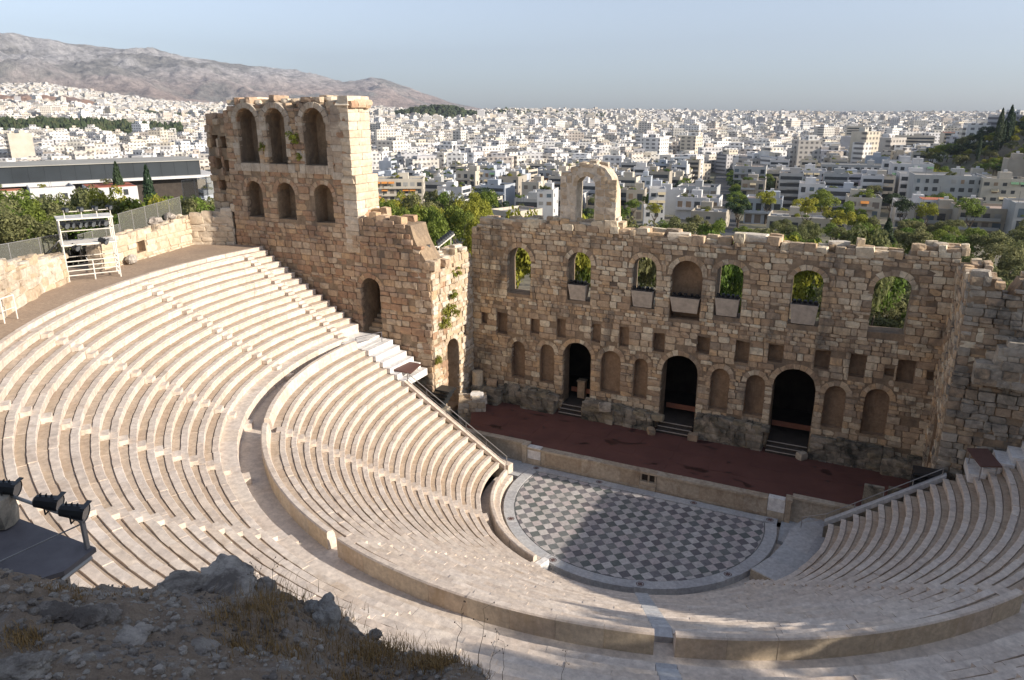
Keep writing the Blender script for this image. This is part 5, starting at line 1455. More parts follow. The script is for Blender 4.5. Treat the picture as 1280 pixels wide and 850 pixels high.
def house(x, y, z, w, d, h, rz, paint, label, cat='building', group=None, det=2, name='apartment_building', hut=True, balc=True, winc=None, awn=None, roofmat=None, rr=random):
    e = empty(name, (x, y, z), rz); tag(e, label, cat, group)
    bx('wall', paint, e, -w / 2, w / 2, -d / 2, d / 2, -4, h)
    # roof slab with parapet
    t = 0.25
    bx('roof', roofmat or P_ROOF, e, -w / 2 + t, w / 2 - t, -d / 2 + t, d / 2 - t, h + 0.003, h + 0.12)
    if det > 0 and roofmat is None:
        for a in ((-w / 2, w / 2, -d / 2, -d / 2 + t), (-w / 2, w / 2, d / 2 - t, d / 2), (-w / 2, -w / 2 + t, -d / 2 + t, d / 2 - t), (w / 2 - t, w / 2, -d / 2 + t, d / 2 - t)): bx('parapet', paint, e, *a, h, h + 0.85)
    if hut:
        hw = min(w * 0.45, rr.uniform(3, 5.5)); hx = rr.uniform(-w * 0.25, w * 0.25); hy = rr.uniform(0, d * 0.2)
        bx('roof_hut', paint, e, hx - hw / 2, hx + hw / 2, hy - 2, hy + 2, h + 0.05, h + 2.8)
        if det > 0:
            bx('water_tank', P_WHITE, e, hx - 0.6, hx + 0.6, hy - 0.5, hy + 0.5, h + 2.8, h + 3.7)
            for q in range(2):
                sx_ = rr.uniform(-w * 0.4, w * 0.35); bx('roof_box', rr.choice([P_WHITE, P_GREY, P_WIN]), e, sx_, sx_ + rr.uniform(0.8, 1.8), -d * 0.35, -d * 0.35 + 1.2, h + 0.1, h + rr.uniform(0.8, 1.6))
    for q in range(rr.choice((0, 1, 2, 3)) if det > 0 else 0):
        rs = rr.uniform(0.7, 1.5); link('roof_plant', rr.choice(CR[rr.choice(('green', 'olive', 'yellow'))]), e, (rr.uniform(-w * 0.4, w * 0.4), rr.uniform(-d * 0.42, 0), h + rs * 0.7), None, (rs * 1.3, rs, rs))
    if det > 1:
        for q in range(2): bx('aerial', P_WIN, e, -w * 0.3 + q * w * 0.5, -w * 0.3 + q * w * 0.5 + 0.06, 0, 0.06, h, h + rr.uniform(2.5, 4.0))
    fl = max(1, int(round(h / 3.1))); fh = h / fl
    if awn is None and det > 0 and rr.random() < 0.3: awn = rr.choice((P_ORANGE, P_GREENAWN, P_GREENAWN))
    if det >= 1:
        bw = rr.choice([1.0, 0.62, 0.8]) if balc else 0
        off = rr.choice([-1, 1]) * (1 - bw) / 2 * w
        for f in range(fl):
            zf = f * fh
            if bw and f > 0:
                bx('balcony', paint, e, off - w * bw / 2 + 0.1, off + w * bw / 2 - 0.1, -d / 2 - 1.3, -d / 2, zf - 0.15, zf)
                bx('balcony_front', paint if rr.random() < 0.6 else P_GREY, e, off - w * bw / 2 + 0.1, off + w * bw / 2 - 0.1, -d / 2 - 1.32, -d / 2 - 1.22, zf, zf + 0.9)
            if det >= 2:
                nw = max(2, int(w / 2.8))
                for i in range(nw):
                    cx = -w / 2 + (i + 0.5) * w / nw
                    ww = rr.uniform(0.55, 0.95) if not bw else rr.uniform(0.8, 1.1)
                    if bw and f and rr.random() < 0.22:
                        rs = rr.uniform(0.4, 0.7); link('balcony_plant', rr.choice(CR['green']), e, (cx, -d / 2 - 1.0, zf + 0.8), None, (rs * 1.6, rs * 0.7, rs))
                    if rr.random() < 0.88: bx('window', P_WIN if rr.random() < 0.62 else P_SHUT, e, cx - ww, cx + ww, -d / 2 - 0.03, -d / 2 + 0.1, zf + 0.25 if bw else zf + 0.9, zf + fh - 0.65)
                    if awn and rr.random() < 0.35 and f: 
                        o = bx('awning', awn, e, cx - 1.3, cx + 1.3, -0.7, 0.7, 0, 0.06); o.location = (cx, -d / 2 - 0.7, zf + fh - 0.75); o.rotation_euler = (0.6, 0, 0)
                for i in range(max(1, int(d / 4.5))):
                    cy = -d / 2 + (i + 0.5) * d / max(1, int(d / 4.5))
                    if rr.random() < 0.7: bx('window', P_WIN, e, w / 2 - 0.1, w / 2 + 0.03, cy - 0.6, cy + 0.6, zf + 0.9, zf + fh - 0.7)
            else:
                bx('window_row', P_WIN, e, -w / 2 + 0.6, w / 2 - 0.6, -d / 2 - 0.03, -d / 2 + 0.1, zf + 1.0, zf + fh - 0.6)
    return e
P_GREENAWN = wall_paint('green_awning', [(0.12, 0.22, 0.13), (0.45, 0.38, 0.25)]); P_SHUT = wall_paint('shutters', [(0.20, 0.17, 0.14), (0.32, 0.31, 0.29), (0.12, 0.15, 0.17), (0.26, 0.19, 0.13)])
random.seed(33)
# (left px, right px, roof py, distance, depth, paint, turn, label, extras)
HERO = [
 (468, 532, 226, 330, 14, P_CREAM, 0.5, 'low white and cream house with orange awnings right of the tall left ruin', dict(awn=P_ORANGE)),
 (575, 603, 216, 370, 14, P_CREAM, 0.1, 'cream apartment block with a blank side between the trees', {}),
 (603, 627, 215, 372, 14, P_BLUE, 0.1, 'pale blue grey apartment block beside the cream one', dict(balc=False)),
 (627, 655, 223, 360, 15, P_BEIGE, 0.15, 'grey beige apartment block with shaded front', dict(balc=False)),
 (656, 680, 230, 330, 12, P_CREAM, 0.1, 'pale cream cube house left of the lone arch', dict(balc=False)),
 (674, 696, 240, 270, 10, P_WHITE, 0.2, 'small white house with two dark windows just left of the lone arch', dict(balc=False)),
 (676, 703, 215, 400, 14, P_GREY, 0.1, 'grey block with striped pergola behind the lone arch', {}),
 (622, 668, 268, 205, 12, P_CREAM, -0.35, 'low cream house with a pale parapet just behind the left part of the stage wall', dict(balc=False, hut=False)),
 (640, 662, 262, 225, 8, P_WHITE, -0.2, 'low white house with a red tiled roof left of the lone arch', dict(balc=False, hut=False, roofmat=P_RED)),
 (801, 815, 224, 300, 9, P_BLUE, 0.2, 'narrow white and blue house right of the lone arch', dict(balc=False)),
 (811, 832, 239, 262, 10, P_WHITE, 0.3, 'bright white cube house with a blank sunlit wall right of the lone arch', dict(balc=False, hut=False)),
 (804, 826, 263, 240, 9, P_WHITE, 0.3, 'low white house below the bright cube house', dict(balc=False, hut=False)),
 (784, 808, 240, 285, 11, P_BEIGE, 0.2, 'beige house with balconies behind the right leg of the lone arch', {}),
 (848, 899, 236, 330, 16, P_GREY, GRID, 'wide modern block with a planted roof terrace left of the street', {}),
 (847, 902, 250, 285, 14, P_WHITE, GRID, 'white house with cluttered roof left of the street', {}),
 (866, 911, 268, 235, 15, P_BEIGE, GRID, 'blank beige block at the left corner of the straight street', dict(balc=False)),
 (919, 958, 210, 420, 16, P_GREY, GRID, 'pale grey block at the right corner far up the street', {}),
 (928, 957, 228, 350, 14, P_BEIGE, GRID, 'block with green roof terraces right of the street', {}),
 (978, 1031, 215, 400, 20, P_WHITE, GRID, 'pair of plain white blocks with few windows right of the street', dict(balc=False)),
 (1029, 1050, 226, 380, 14, P_BRICK, GRID, 'brick red house with a white attic right of the white pair', dict(balc=False)),
 (933, 978, 252, 268, 14, P_BLUE, GRID, 'blue white house with roof pergola at the right corner of the street', {}),
 (962, 1056, 276, 225, 14, P_CREAM, GRID - 0.05, 'long low cream building with a flat roof above the olive grove', dict(balc=False)),
 (1000, 1030, 232, 330, 12, P_WHITE, GRID, 'white house with a dark roof hut among the trees', {}),
 (1060, 1098, 250, 280, 13, P_CREAM, GRID, 'cream house with orange balconies behind the big round tree', dict(awn=P_ORANGE)),
 (1117, 1160, 207, 390, 16, P_WHITE, GRID, 'white four storey house with rows of dark windows', dict(balc=False)),
 (1146, 1218, 222, 335, 18, P_GREY, GRID, 'pale grey long house with a flat roof below the wooded hill', dict(balc=False)),
 (1122, 1180, 256, 285, 12, P_WHITE, GRID, 'white house with a terrace and a red eave', {}),
 (1152, 1180, 250, 272, 8, P_WHITE, GRID, 'small white attic house with a red hip roof', dict(balc=False, hut=False, roofmat=P_RED)),
 (1144, 1201, 264, 262, 14, P_BEIGE, GRID, 'beige apartment block with deep balconies above the right grove', {}),
 (1200, 1268, 264, 255, 14, P_BEIGE, GRID, 'wide beige apartment block with dark loggias at the right', {}),
 (1267, 1310, 258, 250, 14, P_GREY, GRID, 'grey apartment block at the right edge', {}),
 (1230, 1274, 226, 335, 12, P_CREAM, GRID, 'low cream pavilion with a glazed front under the wooded hill', dict(balc=False)),
 (1031, 1118, 208, 460, 16, P_GREY, GRID, 'long grey building with a pale roof edge on the right', {}),
 (1064, 1118, 186, 620, 18, P_GREY, GRID, 'grey office block with dark window bands on the right', {}),
 (1060, 1087, 159, 1000, 20, P_CREAM, GRID, 'tall pale hotel tower on the right skyline', {}),
 (1112, 1162, 171, 800, 18, P_CREAM, GRID, 'wide pale block near the wooded hill', {}),
 (1185, 1240, 166, 700, 18, P_CREAM, GRID, 'pale house with a red roof behind the cypresses', dict(roofmat=P_RED)),
 (871, 919, 180, 900, 26, P_WHITE, GRID, 'long white flat roofed hall in the middle of the city', dict(balc=False, hut=False)),
 (576, 586, 185, 650, 14, P_WHITE, 0.1, 'tall white slab with a blank side in the middle distance', dict(balc=False)),
 (548, 576, 192, 640, 14, P_GREY, 0.1, 'grey green block with planted balconies beside the white slab', {}),
 (607, 624, 173, 900, 18, P_CREAM, 0.1, 'tall pinkish beige slab in the middle distance', dict(balc=False)),
 (12, 33, 168, 700, 16, P_CREAM, -0.4, 'tall cream apartment block beyond the dark glass building', {}),
 (109, 165, 234, 230, 12, P_WHITE, -0.5, 'low white house with a red tiled roof before the dark glass building', dict(balc=False, hut=False, roofmat=P_RED)),
 (36, 92, 238, 225, 10, P_WHITE, -0.5, 'low white house with glass roofs at the left', dict(balc=False, hut=False)),
 (-10, 14, 240, 200, 8, P_CREAM, -0.5, 'low house with a red tiled roof at the left edge', dict(balc=False, hut=False, roofmat=P_RED)),
]
HPOS = []
for (pl, pr, py, d_, dep, paint, rz, lab, ex) in HERO:
    c = pix((pl + pr) / 2, py, d_)
    w = (pr - pl) / (FPX * 1.045) * d_ * 0.96
    gz = float(ground_z(c.x, c.y))
    h = max(c.z - gz, 4.0)
    dirv = Vector((c.x - CAM.x, c.y - CAM.y, 0)).normalized()
    cx, cy = c.x + dirv.x * dep / 2, c.y + dirv.y * dep / 2
    house(cx, cy, c.z - h, w, dep, h, rz, paint, lab, det=2 if d_ < 500 else 1, **ex)
    HPOS.append((cx, cy, max(w, dep) * 0.62 + 7))
# dark glass museum like building on the left
e = empty('glass_building', (*pix(90, 222, 300).xy, pix(90, 222, 300).z), 1.10); tag(e, 'long low building of dark glass with a thin flat roof on the left', 'building')
HPOS.append((e.location.x, e.location.y, 60))
GLASSD = plain('dark_facade_glass', (0.022, 0.028, 0.033), 0.35, 0, 0.3, 0.1, 0.5)
for k in range(21):
    bx('glass_panel', GLASSD, e, -53 + 4.4 * k + 0.06, -53 + 4.4 * k + 4.34, -13, 13, 0.0, 5.0)
    bx('mullion', P_WIN, e, -53 + 4.4 * k - 0.06, -53 + 4.4 * k + 0.06, -13.15, -12.9, 0.0, 5.0)
bx('roof', P_ROOF, e, -54.5, 41, -13.6, 14, 5.005, 5.3)
bx('plinth', P_WHITE, e, -53, 46, -15.5, 10, -0.9, -0.02); bx('base', DARKIN, e, -52, 38, -12, 10, -10, -0.91)
# houses one can still tell apart
mid = []; far = []
r = np.random.default_rng(77)
def street_dist(x, y):
    a = np.array(at(915, 215)[:2]); b = np.array(at(908, 640)[:2]); p = np.array([x, y])
    s = np.clip(np.dot(p - a, b - a) / np.dot(b - a, b - a), 0, 1); return np.hypot(*(p - a - s * (b - a)))
def dmin(px): return float(np.interp(px, [-300, 0, 240, 260, 460, 620, 700, 900, 960, 1060, 1180, 1290, 1500], [400, 385, 370, 330, 300, 285, 275, 275, 330, 330, 345, 360, 360]))
d_ = 240.0
while d_ < 5200:
    cell = 16.5 + d_ * 0.0045
    aw = cell / d_
    n = int(1.84 / aw)
    for i in range(n):
        a = -0.92 + (i + r.uniform(-0.25, 0.25)) * aw
        px = 640 + FPX * 1.045 * math.tan(a)
        if px < -420 or px > 1700: continue
        dd = d_ + r.uniform(-0.3, 0.3) * cell
        if dd < dmin(px) + r.uniform(0, 25): continue
        th = a + YAW
        far.append((CAM.x + dd * math.sin(th), CAM.y + dd * math.cos(th), dd, px))
    d_ += cell * 0.92
far = [q for q in far if not (q[3] > 1165 and 380 < q[2] < 560)]
far = [q for q in far if all((q[0] - hx) ** 2 + (q[1] - hy) ** 2 > hr * hr for hx, hy, hr in HPOS) and (q[2] > 660 or street_dist(q[0], q[1]) > 17)]
hx1, hy1, _ = at(548, 2400)
far = [q for q in far if math.hypot(q[0] - hx1, q[1] - hy1) > 165 and not (-200 < q[3] < 228 and 1150 < q[2] < 1500) and not (165 < q[3] < 255 and 2300 < q[2] < 2700) and not (-130 < q[3] < 122 and 2560 < q[2] < 3050)]
far.sort(key=lambda q: q[2])
random.seed(9)
NM = 255
near_ = [q for q in far if -50 < q[3] < 1330][:NM]; ns_ = set(id(q) for q in near_)
for x, y, dd, px in near_:
    w = random.uniform(8, 15); dep = random.uniform(8, 13); h = random.uniform(8, 16) if dd > 330 else random.uniform(7, 12)
    paint = random.choice([P_WHITE, P_CREAM, P_GREY, P_WHITE, P_BEIGE, P_BLUE, P_CREAM])
    lab_ = '%s flat roofed house in the middle distance %s' % ({'white_render': 'white', 'cream_render': 'cream', 'grey_render': 'grey', 'beige_render': 'beige', 'pale_blue_grey_render': 'pale bluish'}[paint.name], 'left of the tall ruin' if px < 262 else 'behind the tall ruin' if px < 470 else 'left of the lone arch' if px < 690 else 'between the lone arch and the street' if px < 905 else 'right of the straight street')
    house(x, y, float(ground_z(x, y)), w, dep, h, (GRID if px > 700 else 0.1 if px > 300 else -0.45) + random.choice([0, 0, 0, PI / 2]) + random.gauss(0, 0.05), paint,
          lab_, group=lab_.replace('house', 'houses'), det=1)
def city_mass(pts):
    n = len(pts)
    P = np.array([(q[0], q[1]) for q in pts]); D = np.array([q[2] for q in pts]); PX = np.array([q[3] for q in pts])
    z = ground_z(P[:, 0], P[:, 1])
    w = r.uniform(9, 20, n) * (1 + D / 9000); dp = r.uniform(9, 16, n) * (1 + D / 9000)
    h = r.uniform(9, 21, n) * np.where(r.random(n) < 0.05, 1.5, 1)
    rz = np.where(PX > 700, GRID, np.where(PX > 300, 0.1, -0.45)) + r.choice([0, 0.35, -0.3, PI / 4], n) + r.normal(0, 0.06, n)
    def boxes(cx, cy, w, dp, z0, z1, rz):
        c, s = np.cos(rz), np.sin(rz)
        V = []
        for zz in (z0, z1):
            for sx_, sy in ((-1, -1), (1, -1), (1, 1), (-1, 1)):
                lx, ly = sx_ * w / 2, sy * dp / 2
                V.append(np.stack([cx + lx * c - ly * s, cy + lx * s + ly * c, zz], 1))
        return np.stack(V, 1)
    B1 = boxes(P[:, 0], P[:, 1], w, dp, z - 6, z + h, rz)
    hx = P[:, 0] + r.uniform(-3, 3, n); hy = P[:, 1] + r.uniform(-3, 3, n)
    B2 = boxes(hx, hy, w * r.uniform(0.25, 0.75, n), dp * r.uniform(0.25, 0.7, n), z + h, z + h + r.uniform(2, 3.6, n), rz)
    B3 = boxes(P[:, 0] + r.uniform(-6, 6, n), P[:, 1] + r.uniform(-6, 6, n), w * 0.6, dp * 0.7, z - 6, z + h * r.uniform(0.5, 0.85, n), rz)
    V = np.concatenate([B1, B2, B3]).reshape(-1, 3)
    f = np.array([(4, 5, 6, 7), (0, 1, 5, 4), (1, 2, 6, 5), (2, 3, 7, 6), (3, 0, 4, 7)])
    F = (np.arange(3 * n)[:, None, None] * 8 + f[None]).reshape(-1, 4)
    o = link('distant_houses', mesh('distant_houses', V, F, FARW)); tag(o, 'sea of small pale flat roofed houses filling the city to the horizon', 'houses', kind='stuff')
city_mass([q for q in far if id(q) not in ns_])
# distant woods and scattered city trees
def blob_field(name, label, pts, mat, cat='wood'):
    base = []
    for k in range(4):
        v, f = rough_box(70 + k, 0.3, 0.09); base.append((v, f))
    items = []
    for (x, y, z, s, hh) in pts:
        items.append((int(r.integers(4)), trs((x, y, z + hh / 2 - 0.5), r.uniform(0, 6), (s, s, hh), r.normal(0, .1), 0)))
    o = joined(base, items, name, mat); tag(o, label, cat, kind='stuff')
FARLEAF = stone_mat('distant_foliage', [(0.045, 0.065, 0.03), (0.06, 0.08, 0.035), (0.035, 0.05, 0.028), (0.075, 0.085, 0.04)], bump=0.6, fine=0.4, mott=0.4)
pts = []
for k in range(1700):
    px = r.uniform(-160, 226); dd = r.uniform(1150, 1480) - abs(r.normal(0, 20)); x, y, _ = at(px, dd); pts.append((x, y, float(ground_z(x, y)), r.uniform(4, 9), r.uniform(13, 25)))
for k in range(260):
    px = r.uniform(168, 252); dd = r.uniform(2320, 2680); x, y, _ = at(px, dd); pts.append((x, y, float(ground_z(x, y)), r.uniform(9, 18), r.uniform(8, 16)))
for k in range(420):
    a = r.uniform(0, 6.28); q = 160 * math.sqrt(r.random()); x, y = hx1 + q * math.cos(a), hy1 + q * math.sin(a); pts.append((x, y, float(ground_z(x, y)), r.uniform(8, 16), r.uniform(8, 17)))
blob_field('distant_wood', 'dark green belts of trees and a wooded hillock far off in the city', pts, FARLEAF)
pts = []
for q in far[::6]:
    if q[2] > 3600: continue
    x = q[0] + r.uniform(-9, 9); y = q[1] + r.uniform(-9, 9); s = r.uniform(4, 8); pts.append((x, y, float(ground_z(x, y)), s, r.uniform(8, 15)))
for k in range(130):
    px = r.uniform(586, 760); dd = r.uniform(2500, 3300); x, y, _ = at(px, dd); pts.append((x, y, float(ground_z(x, y)), r.uniform(8, 16), r.uniform(14, 26)))
blob_field('city_foliage', 'dark tree tops scattered between the distant houses', pts, FARLEAF, 'trees')
# bare quarry hill on the far left
QM = stone_mat('quarry_rock', [(0.30, 0.20, 0.15)], stain=(0.14, 0.11, 0.10), stain_scale=0.012, stain_lo=0.45, stain_hi=0.6, bump=0.8, fine=0.05, mott=0.5)
V = []; F = []; na, ns = 60, 10
for i in range(na):
    px = -120 + 245 * i / (na - 1)
    yc = np.interp(px, [-120, -20, 20, 36, 40, 52, 90, 116, 125], [116, 118, 119, 117, 121, 119, 121, 126, 134]) + r.normal(0, 0.5)
    for k in range(ns):
        s = k / (ns - 1); p0 = pix(px, 134, 2750); p1 = pix(px, yc, 2900)
        q = p0.lerp(p1, s); q.z = p0.z - 20 + (p1.z - p0.z + 20) * min(1, s ** 0.6 * (1 + r.normal(0, 0.03))); V.append(tuple(q))
    V.append((p1.x + (p1.x - CAM.x) * 0.08, p1.y + (p1.y - CAM.y) * 0.08, p1.z - 60))
F = [(i * (ns + 1) + k, (i + 1) * (ns + 1) + k, (i + 1) * (ns + 1) + k + 1, i * (ns + 1) + k + 1) for i in range(na - 1) for k in range(ns)]
tag(link('quarry_hill', mesh('quarry_hill', V, F, QM)), kind='structure')
# straight street
a, b = Vector(at(917, 190)), Vector(at(909, 640)); d = (b - a).normalized(); nn = Vector((-d.y, d.x, 0)) * 5
V = []; F = []
for k in range(31):
    p = a.lerp(b, k / 30)
    for s in (-1, 1): q = p + nn * s; V.append((q.x, q.y, float(ground_z(p.x, p.y)) + 0.5))
F = [(2 * k, 2 * k + 1, 2 * k + 3, 2 * k + 2) for k in range(30)]
tag(link('street', mesh('street', V, F, plain('asphalt', (0.06, 0.06, 0.062), 0.9, 0, 0.2, 0.5))), kind='structure')

# ------------------------------------------------------------------ foreground rock
from mathutils import noise as mn
CP = [(-900, 4.6, -3.6), (-300, 4.6, -2.9), (0, 4.6, 25.28 - CAM.z), (100, 4.6, 25.07 - CAM.z), (185, 4.6, 24.9 - CAM.z), (345, 4.6, 24.62 - CAM.z), (430, 4.5, 24.25 - CAM.z), (480, 4.1, 24.4 - CAM.z), (560, 3.6, 24.69 - CAM.z), (600, 3.4, 24.73 - CAM.z), (640, 3.0, 24.75 - CAM.z), (700, 2.2, 25.0 - CAM.z), (900, 1.6, 25.3 - CAM.z), (2000, 1.5, 25.4 - CAM.z)]
FOOT = 26.15
def rock_z(a, d):
    """height of the ledge at azimuth a (from the viewing direction) and distance d from the standing point"""
    if abs(a) > 1.35:
        return FOOT - 0.05 + 0.06 * d * min(1, (abs(a) - 1.35) * 2)
    # crest table is in photo columns at the crest row
    px = 640 + FPX * math.tan(a) * 0.86
    dc = np.interp(px, [q[0] for q in CP], [q[1] for q in CP]); zc = CAM.z + np.interp(px, [q[0] for q in CP], [q[2] for q in CP])
    if d <= dc: z = FOOT + (zc - FOOT) * (d / dc) ** 1.25
    else: z = zc - 1.5 * (d - dc) - 0.25 * (d - dc) ** 2
    return max(z, 15.0)
def ledge():
    na, nd = 330, 120
    V = []
    ds = np.concatenate([np.linspace(0.25, 5.6, 96), np.linspace(5.8, 12, 24)])
    angs = [-PI + 2 * PI * i / na for i in range(na)]
    # finer towards the picture
    angs = sorted(set([round(q, 5) for q in np.linspace(-PI, -0.85, 60)] + [round(q, 5) for q in np.linspace(-0.85, 0.35, 300)] + [round(q, 5) for q in np.linspace(0.35, PI, 60)][:-1]))
    for a in angs:
        for d in ds:
            x = CAM.x + d * math.sin(a + YAW); y = CAM.y + d * math.cos(a + YAW)
            z = rock_z(a, d)
            n1 = mn.fractal(Vector((x * 1.1, y * 1.1, 0)), 1.0, 2.0, 4)
            n2 = mn.turbulence(Vector((x * 5, y * 5, 2)), 4, True)
            w_ = mn.voronoi(Vector((x * 3.1, y * 3.1, 0)))[0]
            z += 0.07 * n1 + 0.045 * (n2 - 0.5) + 0.025 * max(0.0, 0.5 - w_[0] * 1.5) + 0.02 * mn.noise(Vector((x * 16, y * 16, 5)))
            V.append((x, y, z))
    nd = len(ds); na = len(angs)
    F = [(i * nd + k, i * nd + k + 1, ((i + 1) % na) * nd + k + 1, ((i + 1) % na) * nd + k) for i in range(na) for k in range(nd - 1)]
    tag(link('rocky_ledge', mesh('rocky_ledge', V, F, SOIL, True)), kind='structure')
ledge()
def fp(px, py, up=0.0):
    """ground point of the ledge seen at a photo pixel (marches along the view ray)"""
    for d in np.arange(1.2, 8, 0.02):
        p = pix(px, py, d); a = math.atan2(p.x - CAM.x, p.y - CAM.y) - YAW
        if p.z <= rock_z(a, d): return Vector((p.x, p.y, p.z + up)), a, d
    p = pix(px, py, 4.6); return p, 0, 4.6
def boulder_mesh(seed, rough=1.0):
    import bmesh
    bm = bmesh.new(); bmesh.ops.create_icosphere(bm, subdivisions=5, radius=0.5)
    o = Vector((seed * 7.3, seed * 3.1, seed))
    for v in bm.verts:
        p = v.co.copy()
        s = 1 + 0.5 * mn.fractal(p * 1.6 + o, 1.0, 2.0, 3)
        d1 = mn.voronoi(p * 2.6 + o)[0]
        v.co = p * (s - 0.6 * max(0.0, 0.22 - (d1[1] - d1[0])) + 0.03)
        v.co += p.normalized() * rough * (0.10 * mn.turbulence(p * 5 + o, 5, True) - 0.05 + 0.03 * mn.noise(p * 20 + o) + 0.02 * mn.noise(p * 45 + o))
    m = bpy.data.meshes.new('boulder'); bm.to_mesh(m); bm.free(); m.materials.append(ROCK)
    m.polygons.foreach_set('use_smooth', [True] * len(m.polygons))
    return m
BM = [boulder_mesh(k + 1) for k in range(6)]
PALEROCK = stone_mat('pale_lichened_rock', [(0.50, 0.48, 0.45)], stain=(0.22, 0.20, 0.18), stain_scale=9, stain_lo=0.5, stain_hi=0.66, bump=0.8, fine=16)
SMOOTHB = boulder_mesh(9, 0.35); SMOOTHB.materials.clear(); SMOOTHB.materials.append(PALEROCK)
BL = [(278, 736, (0.9, 0.55, 0.10), 'big pale lichened rock on the crest of the ledge'), (228, 730, (0.4, 0.4, 0.1), 'low dark rock left of the big rock on the crest'), (328, 740, (0.34, 0.3, 0.13), 'brown rock at the right end of the crest rocks'), (356, 758, (0.17, 0.2, 0.13), 'small dark rock between the crest rocks and the grey boulder'),
      (402, 774, (0.36, 0.28, 0.25), 'upright grey boulder standing out against the bright seats'), (65, 762, (0.26, 0.2, 0.06), 'pale flat stone near the left edge of the ledge'), (110, 772, (0.34, 0.26, 0.1), 'rounded stone below the platform'), (165, 790, (0.28, 0.2, 0.06), 'flat pale stone in the middle of the gravel'),
      (35, 825, (0.24, 0.2, 0.09), 'tan stone at the lower left'), (466, 790, (0.2, 0.15, 0.07), 'flat dark stone right of the grey boulder'), (250, 806, (0.22, 0.16, 0.05), 'flat grey slab before the dry grass')]
for k, (px, py, s, lab) in enumerate(BL):
    p, a, d = fp(px, py + 6)
    tag(link('rock', BM[k % 6] if k != 4 else SMOOTHB, None, (p.x, p.y, p.z + s[2] * (0.02 if k != 4 else 0.2)), (0, 0, k * 1.3 + YAW), (s[0] * 0.8, s[1] * 0.8, s[2] * (0.8 if k != 4 else 1.1))), lab, 'rock')
# gravel
items = []
GB = [rough_box(90 + k, 0.3, 0.08) for k in range(5)]
for k in range(5200):
    px, py = r.uniform(-10, 610), r.uniform(722, 860)
    d = r.uniform(1.3, 4.6); a = math.atan((px - 640) / (FPX * 0.86)); 
    x = CAM.x + d * math.sin(a + YAW); y = CAM.y + d * math.cos(a + YAW); z = rock_z(a, d)
    s = 0.007 + 0.034 * r.random() ** 5
    items.append((int(r.integers(5)), trs((x, y, z + 0.07 * mn.fractal(Vector((x * 1.1, y * 1.1, 0)), 1.0, 2.0, 4) + 0.045 * (mn.turbulence(Vector((x * 5, y * 5, 2)), 4, True) - 0.5) + s * 0.1), r.uniform(0, 6), (s * 1.3, s, s * 0.8))))
tag(joined(GB, items, 'gravel', ROCK), 'small grey gravel scattered over the rocky ledge', 'gravel', kind='stuff')
# dry grass
V = []; F = []
def blade(p, h, lean, az, w):
    b = len(V); d = Vector((math.cos(az), math.sin(az), 0)); s = Vector((-d.y, d.x, 0)) * w
    m1 = p + d * lean * 0.35 + Vector((0, 0, h * 0.6)); t = p + d * lean + Vector((0, 0, h))
    V.extend([tuple(p - s), tuple(p + s), tuple(m1 + s * 0.7), tuple(m1 - s * 0.7), tuple(t)])
    F.extend([(b, b + 1, b + 2, b + 3), (b + 3, b + 2, b + 4)])
TUF = [(340, 765, 46, 26, 900, .11), (290, 770, 34, 16, 350, .08), (420, 782, 26, 18, 400, .09), (470, 815, 50, 18, 900, .07), (545, 828, 36, 12, 700, .06), (590, 842, 20, 10, 350, .05), (380, 805, 60, 22, 700, .05), (300, 800, 40, 20, 350, .05), (60, 740, 46, 6, 420, .05), (15, 735, 20, 6, 200, .05), (95, 752, 20, 5, 160, .05), (30, 795, 30, 14, 260, .04), (230, 752, 50, 8, 200, .04), (440, 845, 60, 10, 300, .04), (160, 745, 30, 6, 100, .04)]
for px, py, sx_, sy, n, hh in TUF:
    for k in range(n):
        p, a, d = fp(px + r.normal(0, sx_ * 0.5), min(py + r.normal(0, sy * 0.5), 900))
        blade(p + Vector((0, 0, -0.02)), hh * r.uniform(0.5, 1.5), hh * r.uniform(0.1, 1.2), r.uniform(0, 6.28), 0.0022)
tag(link('dry_grass', mesh('dry_grass', V, F, DRYG)), 'brown dry grass tufts growing on the shaded ledge', 'grass', kind='stuff')
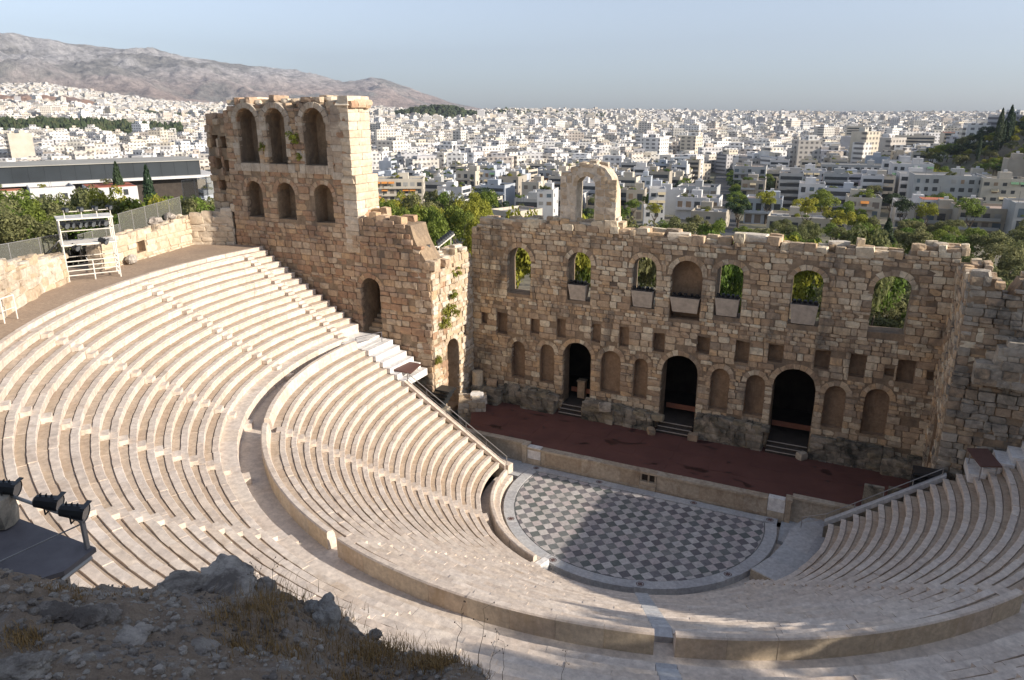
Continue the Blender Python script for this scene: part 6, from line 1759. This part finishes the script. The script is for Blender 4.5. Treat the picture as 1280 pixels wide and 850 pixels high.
# dry weed stalks
WEED = plain('dry_stalk', (0.13, 0.10, 0.07), 0.9, 0, 0.2, 20)
WS = [(338, 750, 0.36, 0.22, 'tall dry weed stalk leaning right on the crest, in front of the bright seats'), (329, 746, 0.30, 0.05, 'upright dry weed stalk on the crest left of the leaning one'), (322, 742, 0.24, -0.08, 'thin short weed stalk on the crest leaning left'), (565, 826, 0.42, 0.2, 'dry weed stalk at the right end of the ledge, first from the boulder'),
      (596, 838, 0.46, 0.08, 'dry weed stalk at the right end of the ledge, second from the boulder'), (612, 845, 0.44, 0.16, 'dry weed stalk at the tip of the ledge'), (628, 852, 0.42, 0.06, 'thin dry weed stalk just beyond the tip of the ledge'), (700, 862, 0.40, 0.12, 'thin dry weed stalk rising from the bottom edge before the grey seats')]
for k, (px, py, h, lean, lab) in enumerate(WS):
    p, a, d = fp(px, py)
    rr = random.Random(k); mb = MB(); q = Vector((0, 0, -0.03)); dirx = RGT * lean
    for s in range(7):
        n_ = q + Vector((0, 0, h / 7)) + dirx * (h / 7) + Vector((rr.gauss(0, .008), rr.gauss(0, .008), 0))
        mb.tube(q, n_, 0.0028 * (1 - s / 9), 0.0028 * (1 - (s + 1) / 9), 5)
        if s > 2:
            t = n_ + Vector((rr.uniform(-.06, .06), rr.uniform(-.06, .06), rr.uniform(.02, .06))); mb.tube(n_, t, 0.0013, 0.0008, 4)
            mb.tube(t + Vector((0, 0, -0.004)), t + Vector((0.003, 0, 0.006)), 0.004, 0.002, 5)
        q = n_
    tag(mb.build('dry_weed', WEED, None, p), lab, 'weed')

# ------------------------------------------------------------------ haze
mb = MB(); mb.box(-9500, 7000, -900, 11500, -40, 1010)
m = bpy.data.materials.new('haze'); m.use_nodes = True; t = m.node_tree
t.nodes.remove(t.nodes['Principled BSDF'])
pv = t.nodes.new('ShaderNodeVolumePrincipled'); pv.inputs['Color'].default_value = (0.49, 0.545, 0.66, 1); pv.inputs['Density'].default_value = 6.5e-5; pv.inputs['Anisotropy'].default_value = 0.2
t.links.new(pv.outputs[0], t.nodes['Material Output'].inputs['Volume'])
tag(mb.build('haze', m), kind='stuff')
print('objects', len(bpy.data.objects))
